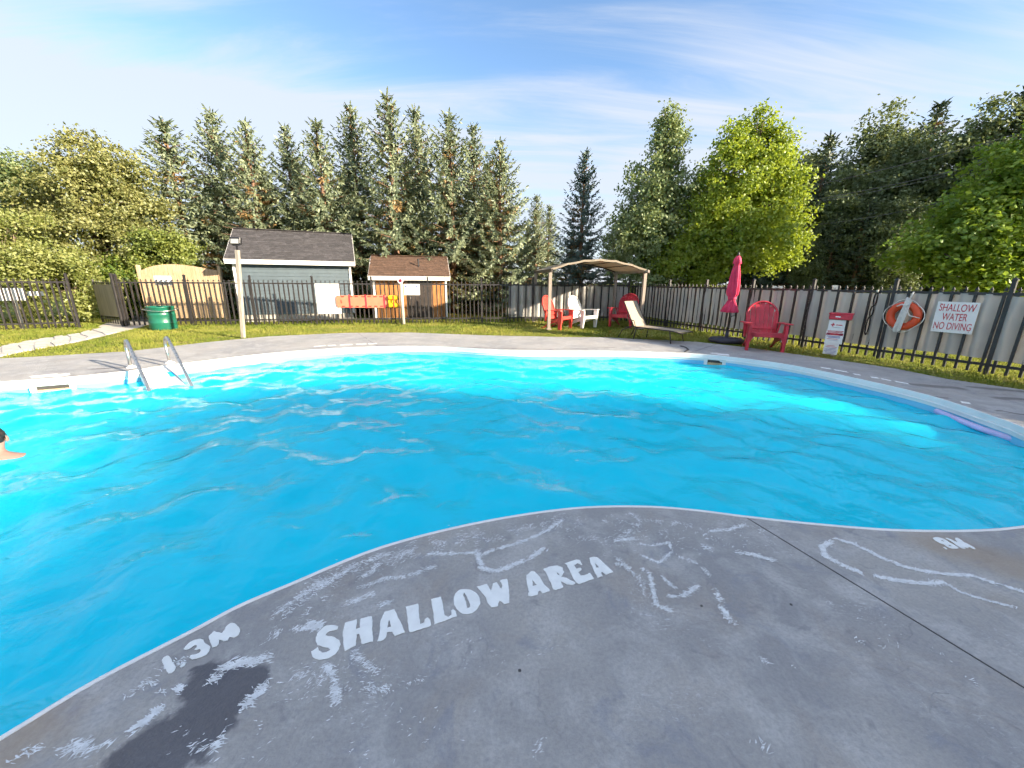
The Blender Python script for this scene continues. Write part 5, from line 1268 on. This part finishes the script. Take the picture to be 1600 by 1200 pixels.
flabel = ['slim dark conifer with a thin spire above the right treeline', 'dark broadleaf tree just right of the thin spired conifer', 'dark conifer directly right of the bright maple', 'tall grey green broadleaf tree, highest of the dark wood, its left crown', 'leafy dark tree between the two highest crowns of the wood', 'tall dark conifer right of the highest broadleaf crown', 'dark conifer left of the right edge maple top', 'dark conifer half hidden behind the bright maple', 'low dark conifer in front of the wood behind the power lines', 'low dark broadleaf tree left of the right edge maple', 'tall dark broadleaf tree at the top right photo corner', 'dark conifer cut off by the top right photo edge', 'short dark conifer under the thin spired one', 'dark conifer behind the right edge maple', 'low dark broadleaf tree beside the bright maple base']
for (u, v, y, k), lab in zip(fspec, flabel):
    p = atY(u, v, y); tree_inst('forest_tree', lab, SPD if k == 'c' else FTP[(u // 7) % 2], (p.x, p.y, -.03), p.z + .15, rad(random.uniform(0, 360)), {'c': 1.05, 'd': 1.0}[k], 'dark wood right of the pool')
for i in range(9):
    tree_inst('forest_tree', 'dark tree of the wood seen only through gaps in the front trees', FTP[i % 2] if i % 3 else SPD, (12.5 + i * 2.0 + random.uniform(-.5, .5), 26.5 - i * .75 + random.uniform(-.6, .6), -.03), 8.2 + random.uniform(-.8, .8), rad(random.uniform(0, 360)), 1.15, 'dark wood right of the pool, rear')
for i, (x, y) in enumerate([(25, 15.2), (28, 14), (31, 13), (34.5, 11.6), (27, 18), (31, 17), (38, 10.2)]):  # unseen trees added to the wood so that they keep it shaded
    tree_inst('forest_tree', 'dark tree of the same wood added for shade beyond the right photo edge', SPD if i % 2 else FTP[i % 2], (x, y, -.03), 9.5 + random.uniform(-.6, .6), rad(random.uniform(0, 360)), 1.15, 'dark wood beyond the right edge')
# left side
broad('golden_tree', 'large golden olive broadleaf tree left of the spruce row', (-16.4, 16.6, 0), 13, [(0, 0, 4.6, 2.0, 1.8, 1.6), (-.9, 0, 5.6, 1.1, 1.1, 1.1), (.6, 0, 5.6, 1.2, 1.2, 1.0), (1.5, 0, 4.2, 1.2, 1.2, 1.1), (-1.6, 0, 4.2, 1.2, 1.2, 1.2), (.2, -.5, 3.0, 2.3, 1.4, 1.2), (1.9, -.2, 2.8, 1.3, 1.2, 1.1), (-.1, 0, 6.3, .6, .6, .6)], 2025, 34, 0.106, (2.2, .14), lm_gold, cull=-.06)
broad('leafy_bush', 'green leafy bush right below the golden tree beside the cedar screen', (-13.6, 16.0, 0), 14, [(0, 0, 2.3, 1.2, 1.0, .9), (.6, 0, 1.6, 1.0, .9, .9), (-.8, 0, 1.5, 1.1, .9, 1.0), (.2, -.3, 3.0, .7, .7, .5)], 945, 34, 0.091, (.9, .06), lm_gold2, cull=-.04)
broad('pale_shrub', 'pale yellow green shrub mass behind the far left fence', (-17.0, 13.6, 0), 15, [(0, 0, 2.0, 2.0, 1.4, 1.5), (1.4, 0, 1.5, 1.4, 1.2, 1.3), (-1.4, 0, 2.0, 1.6, 1.3, 1.3), (.6, 0, 2.9, 1.1, 1.0, .7), (2.2, .4, 1.0, .9, .9, .9)], 1755, 34, 0.091, (1.0, .08), lm_pale, cull=-.08)
broad('leafy_bush', 'low dark leafed bush in the shade behind the open gate', (-14.9, 15.3, 0), 16, [(0, 0, 1.2, 1.0, .8, 1.0), (-.9, .2, 1.0, .9, .8, .9), (.7, 0, .7, .6, .6, .6)], 567, 34, 0.091, (.6, .05), lm_bush)
broad('broadleaf_tree', 'green broadleaf tree cut off by the left photo edge', (-20.6, 16.8, 0), 17, [(0, 0, 4.2, 1.9, 1.8, 1.6), (.9, 0, 5.2, 1.1, 1.1, .9), (-.8, 0, 3.0, 1.6, 1.5, 1.4)], 1080, 34, 0.114, (2.6, .15), lm_poplar)

# ------------------------------------------------------------------ power lines behind the right fence
def wire(label, pts, r=.012):
    P = [atY(*q) for q in pts]; a, b = P[0], P[-1]; d = b - a
    A = a - d * .45; B = b + d * .6; out = []
    for k in range(25):
        t = k / 24; p = A.lerp(B, t); p.z -= .22 * math.sin(math.pi * t); out.append(p + Vector((0, 0, .20)))
    tag(MB().tube(out, r, 5).build('power_line', m_wire), label, 'cable', 'power lines'); return out
w1 = wire('uppermost power line crossing in front of the dark wood', [(1252, 297, 16.4), (1600, 208, 13.6)])
w2 = wire('second power line, upper of a close pair', [(1275, 314, 16.3), (1545, 255, 13.9)])
w3 = wire('third power line, lower of a close pair', [(1275, 318, 16.2), (1520, 266, 14.0)], .009)
w4 = wire('lowest thin power line crossing the dark wood', [(1272, 354, 16.3), (1437, 325, 14.8)], .009)
for out, k in ((w1, 0), (w1, -1)):
    pass
e0 = w1[-1]; up = thing('utility_pole', 'wooden utility pole carrying the power lines beyond the right photo edge', 'pole', (e0.x, e0.y, 0))
MB().tube([(0, 0, 0), (0, 0, e0.z + .8)], [.16, .12], 12).build('shaft', m_greywood, up)
MB().box((0, 0, e0.z), (.1, 1.6, .1), bev=.01).build('crossarm', m_greywood, up)

# ------------------------------------------------------------------ parked car far behind the spruce trunks
cp = at(758, 480.5); car = thing('parked_car', 'grey car parked in shade far behind the spruce trunks', 'car', (cp.x, 27.0, 0), rad(8))
prof_ = [(-2.1, .35), (-2.12, .75), (-1.9, .88), (-1.1, .95), (-.55, 1.38), (.75, 1.42), (1.45, .98), (2.0, .92), (2.12, .6), (2.08, .35)]
MB().prism(prof_, 1.7, (0, -.85, 0), (1, 0, 0), (0, 0, 1), (0, 1, 0)).build('body', m_carpaint, car)
for (a) in ([(-1.0, .97), (-.5, 1.33), (.08, 1.34), (.08, .98)], [(.14, .98), (.14, 1.34), (.7, 1.35), (1.3, .99)]):
    MB().prism(a, .01, (0, -.862, 0), (1, 0, 0), (0, 0, 1), (0, 1, 0)).build('window', m_glass, car)
for x in (-1.3, 1.3):
    for y in (-.80, .80):
        w_ = MB().tube([(x, y - .1, .32), (x, y + .1, .32)], .32, 20).build('wheel', m_rubber, car)
        MB().tube([(x, y - .105, .32), (x, y + .105, .32)], .19, 16).build('rim', m_steel, w_)
MB().box((-2.1, -.6, .68), (.06, .3, .12)).build('tail_light', m_signred, car); MB().box((2.09, -.6, .68), (.06, .3, .12)).build('headlight', m_white, car)

# ------------------------------------------------------------------ trees beyond the right fence, outside the frame: they shade the near deck
for i, (x, y, h) in enumerate([(20.5, -6.2, 8.3), (21.8, -8.3, 8.9), (20.2, -10.4, 8.4), (22.0, -12.6, 8.8), (19.4, -14.6, 8.2), (24.0, -6.8, 9.0), (24.5, -10.8, 9.2), (16.8, -7.4, 6.4), (16.2, -9.8, 6.2), (17.0, -5.2, 5.6)]):
    tree_inst('shade_tree', 'leafy tree standing right of the pool outside the photo, shading the near deck', FTP[i % 2], (x, y, -.03), h, rad(77 * i), 1.25, 'trees shading the near deck')

# ------------------------------------------------------------------ grass blades
rg = np.random.RandomState(4); N = 230000
gx = rg.uniform(-19, 11, N); gy = rg.uniform(5.2, 17.5, N)
keep = ~inside(deck_out, gx + rg.normal(0, .035, N), gy + rg.normal(0, .035, N)) & ~inside([tuple(p) for p in smooth_ring(path_poly, 3)], gx, gy)
keep &= (np.abs(gx) < 1.38 * gy + .6)
keep &= ~((gx > 8.5 + (15 - gy) * .5) & (gy < 4))
keep &= rg.rand(N) < np.clip(1.25 - (gy - 8) / 12, .25, 1)
gx, gy = gx[keep], gy[keep]; n = len(gx)
hgt = rg.uniform(.025, .062, n) * (1 + .5 * np.sin(gx * 1.9) * np.sin(gy * 1.3 + 1)); 
# taller unmown tufts along the fence lines
fb = np.abs((gy - GATEP[1]) - (gx - GATEP[0]) * (bdx.y / bdx.x)); fr_ = np.abs((gx - 4.62) - (gy - 15.62) * (rdx.x / rdx.y))
hgt *= 1 + .8 * np.exp(-(np.minimum(fb, fr_) / .18) ** 2)
ang = rg.uniform(0, 6.28, n); wd = rg.uniform(.006, .014, n); ln = rg.normal(0, .4, (n, 2)) * hgt[:, None]
V = np.zeros((n, 3, 3)); V[:, 0] = np.stack([gx - np.cos(ang) * wd, gy - np.sin(ang) * wd, np.full(n, -.02)], 1); V[:, 1] = np.stack([gx + np.cos(ang) * wd, gy + np.sin(ang) * wd, np.full(n, -.02)], 1); V[:, 2] = np.stack([gx + ln[:, 0], gy + ln[:, 1], hgt - .02], 1)
me = bpy.data.meshes.new('grass'); me.from_pydata(V.reshape(-1, 3).tolist(), [], np.arange(n * 3).reshape(-1, 3).tolist()); me.materials.append(m_blade); me.update()
tag(link('grass', me), 'short mown grass with drier patches between deck and fences', 'grass', None, 'stuff')
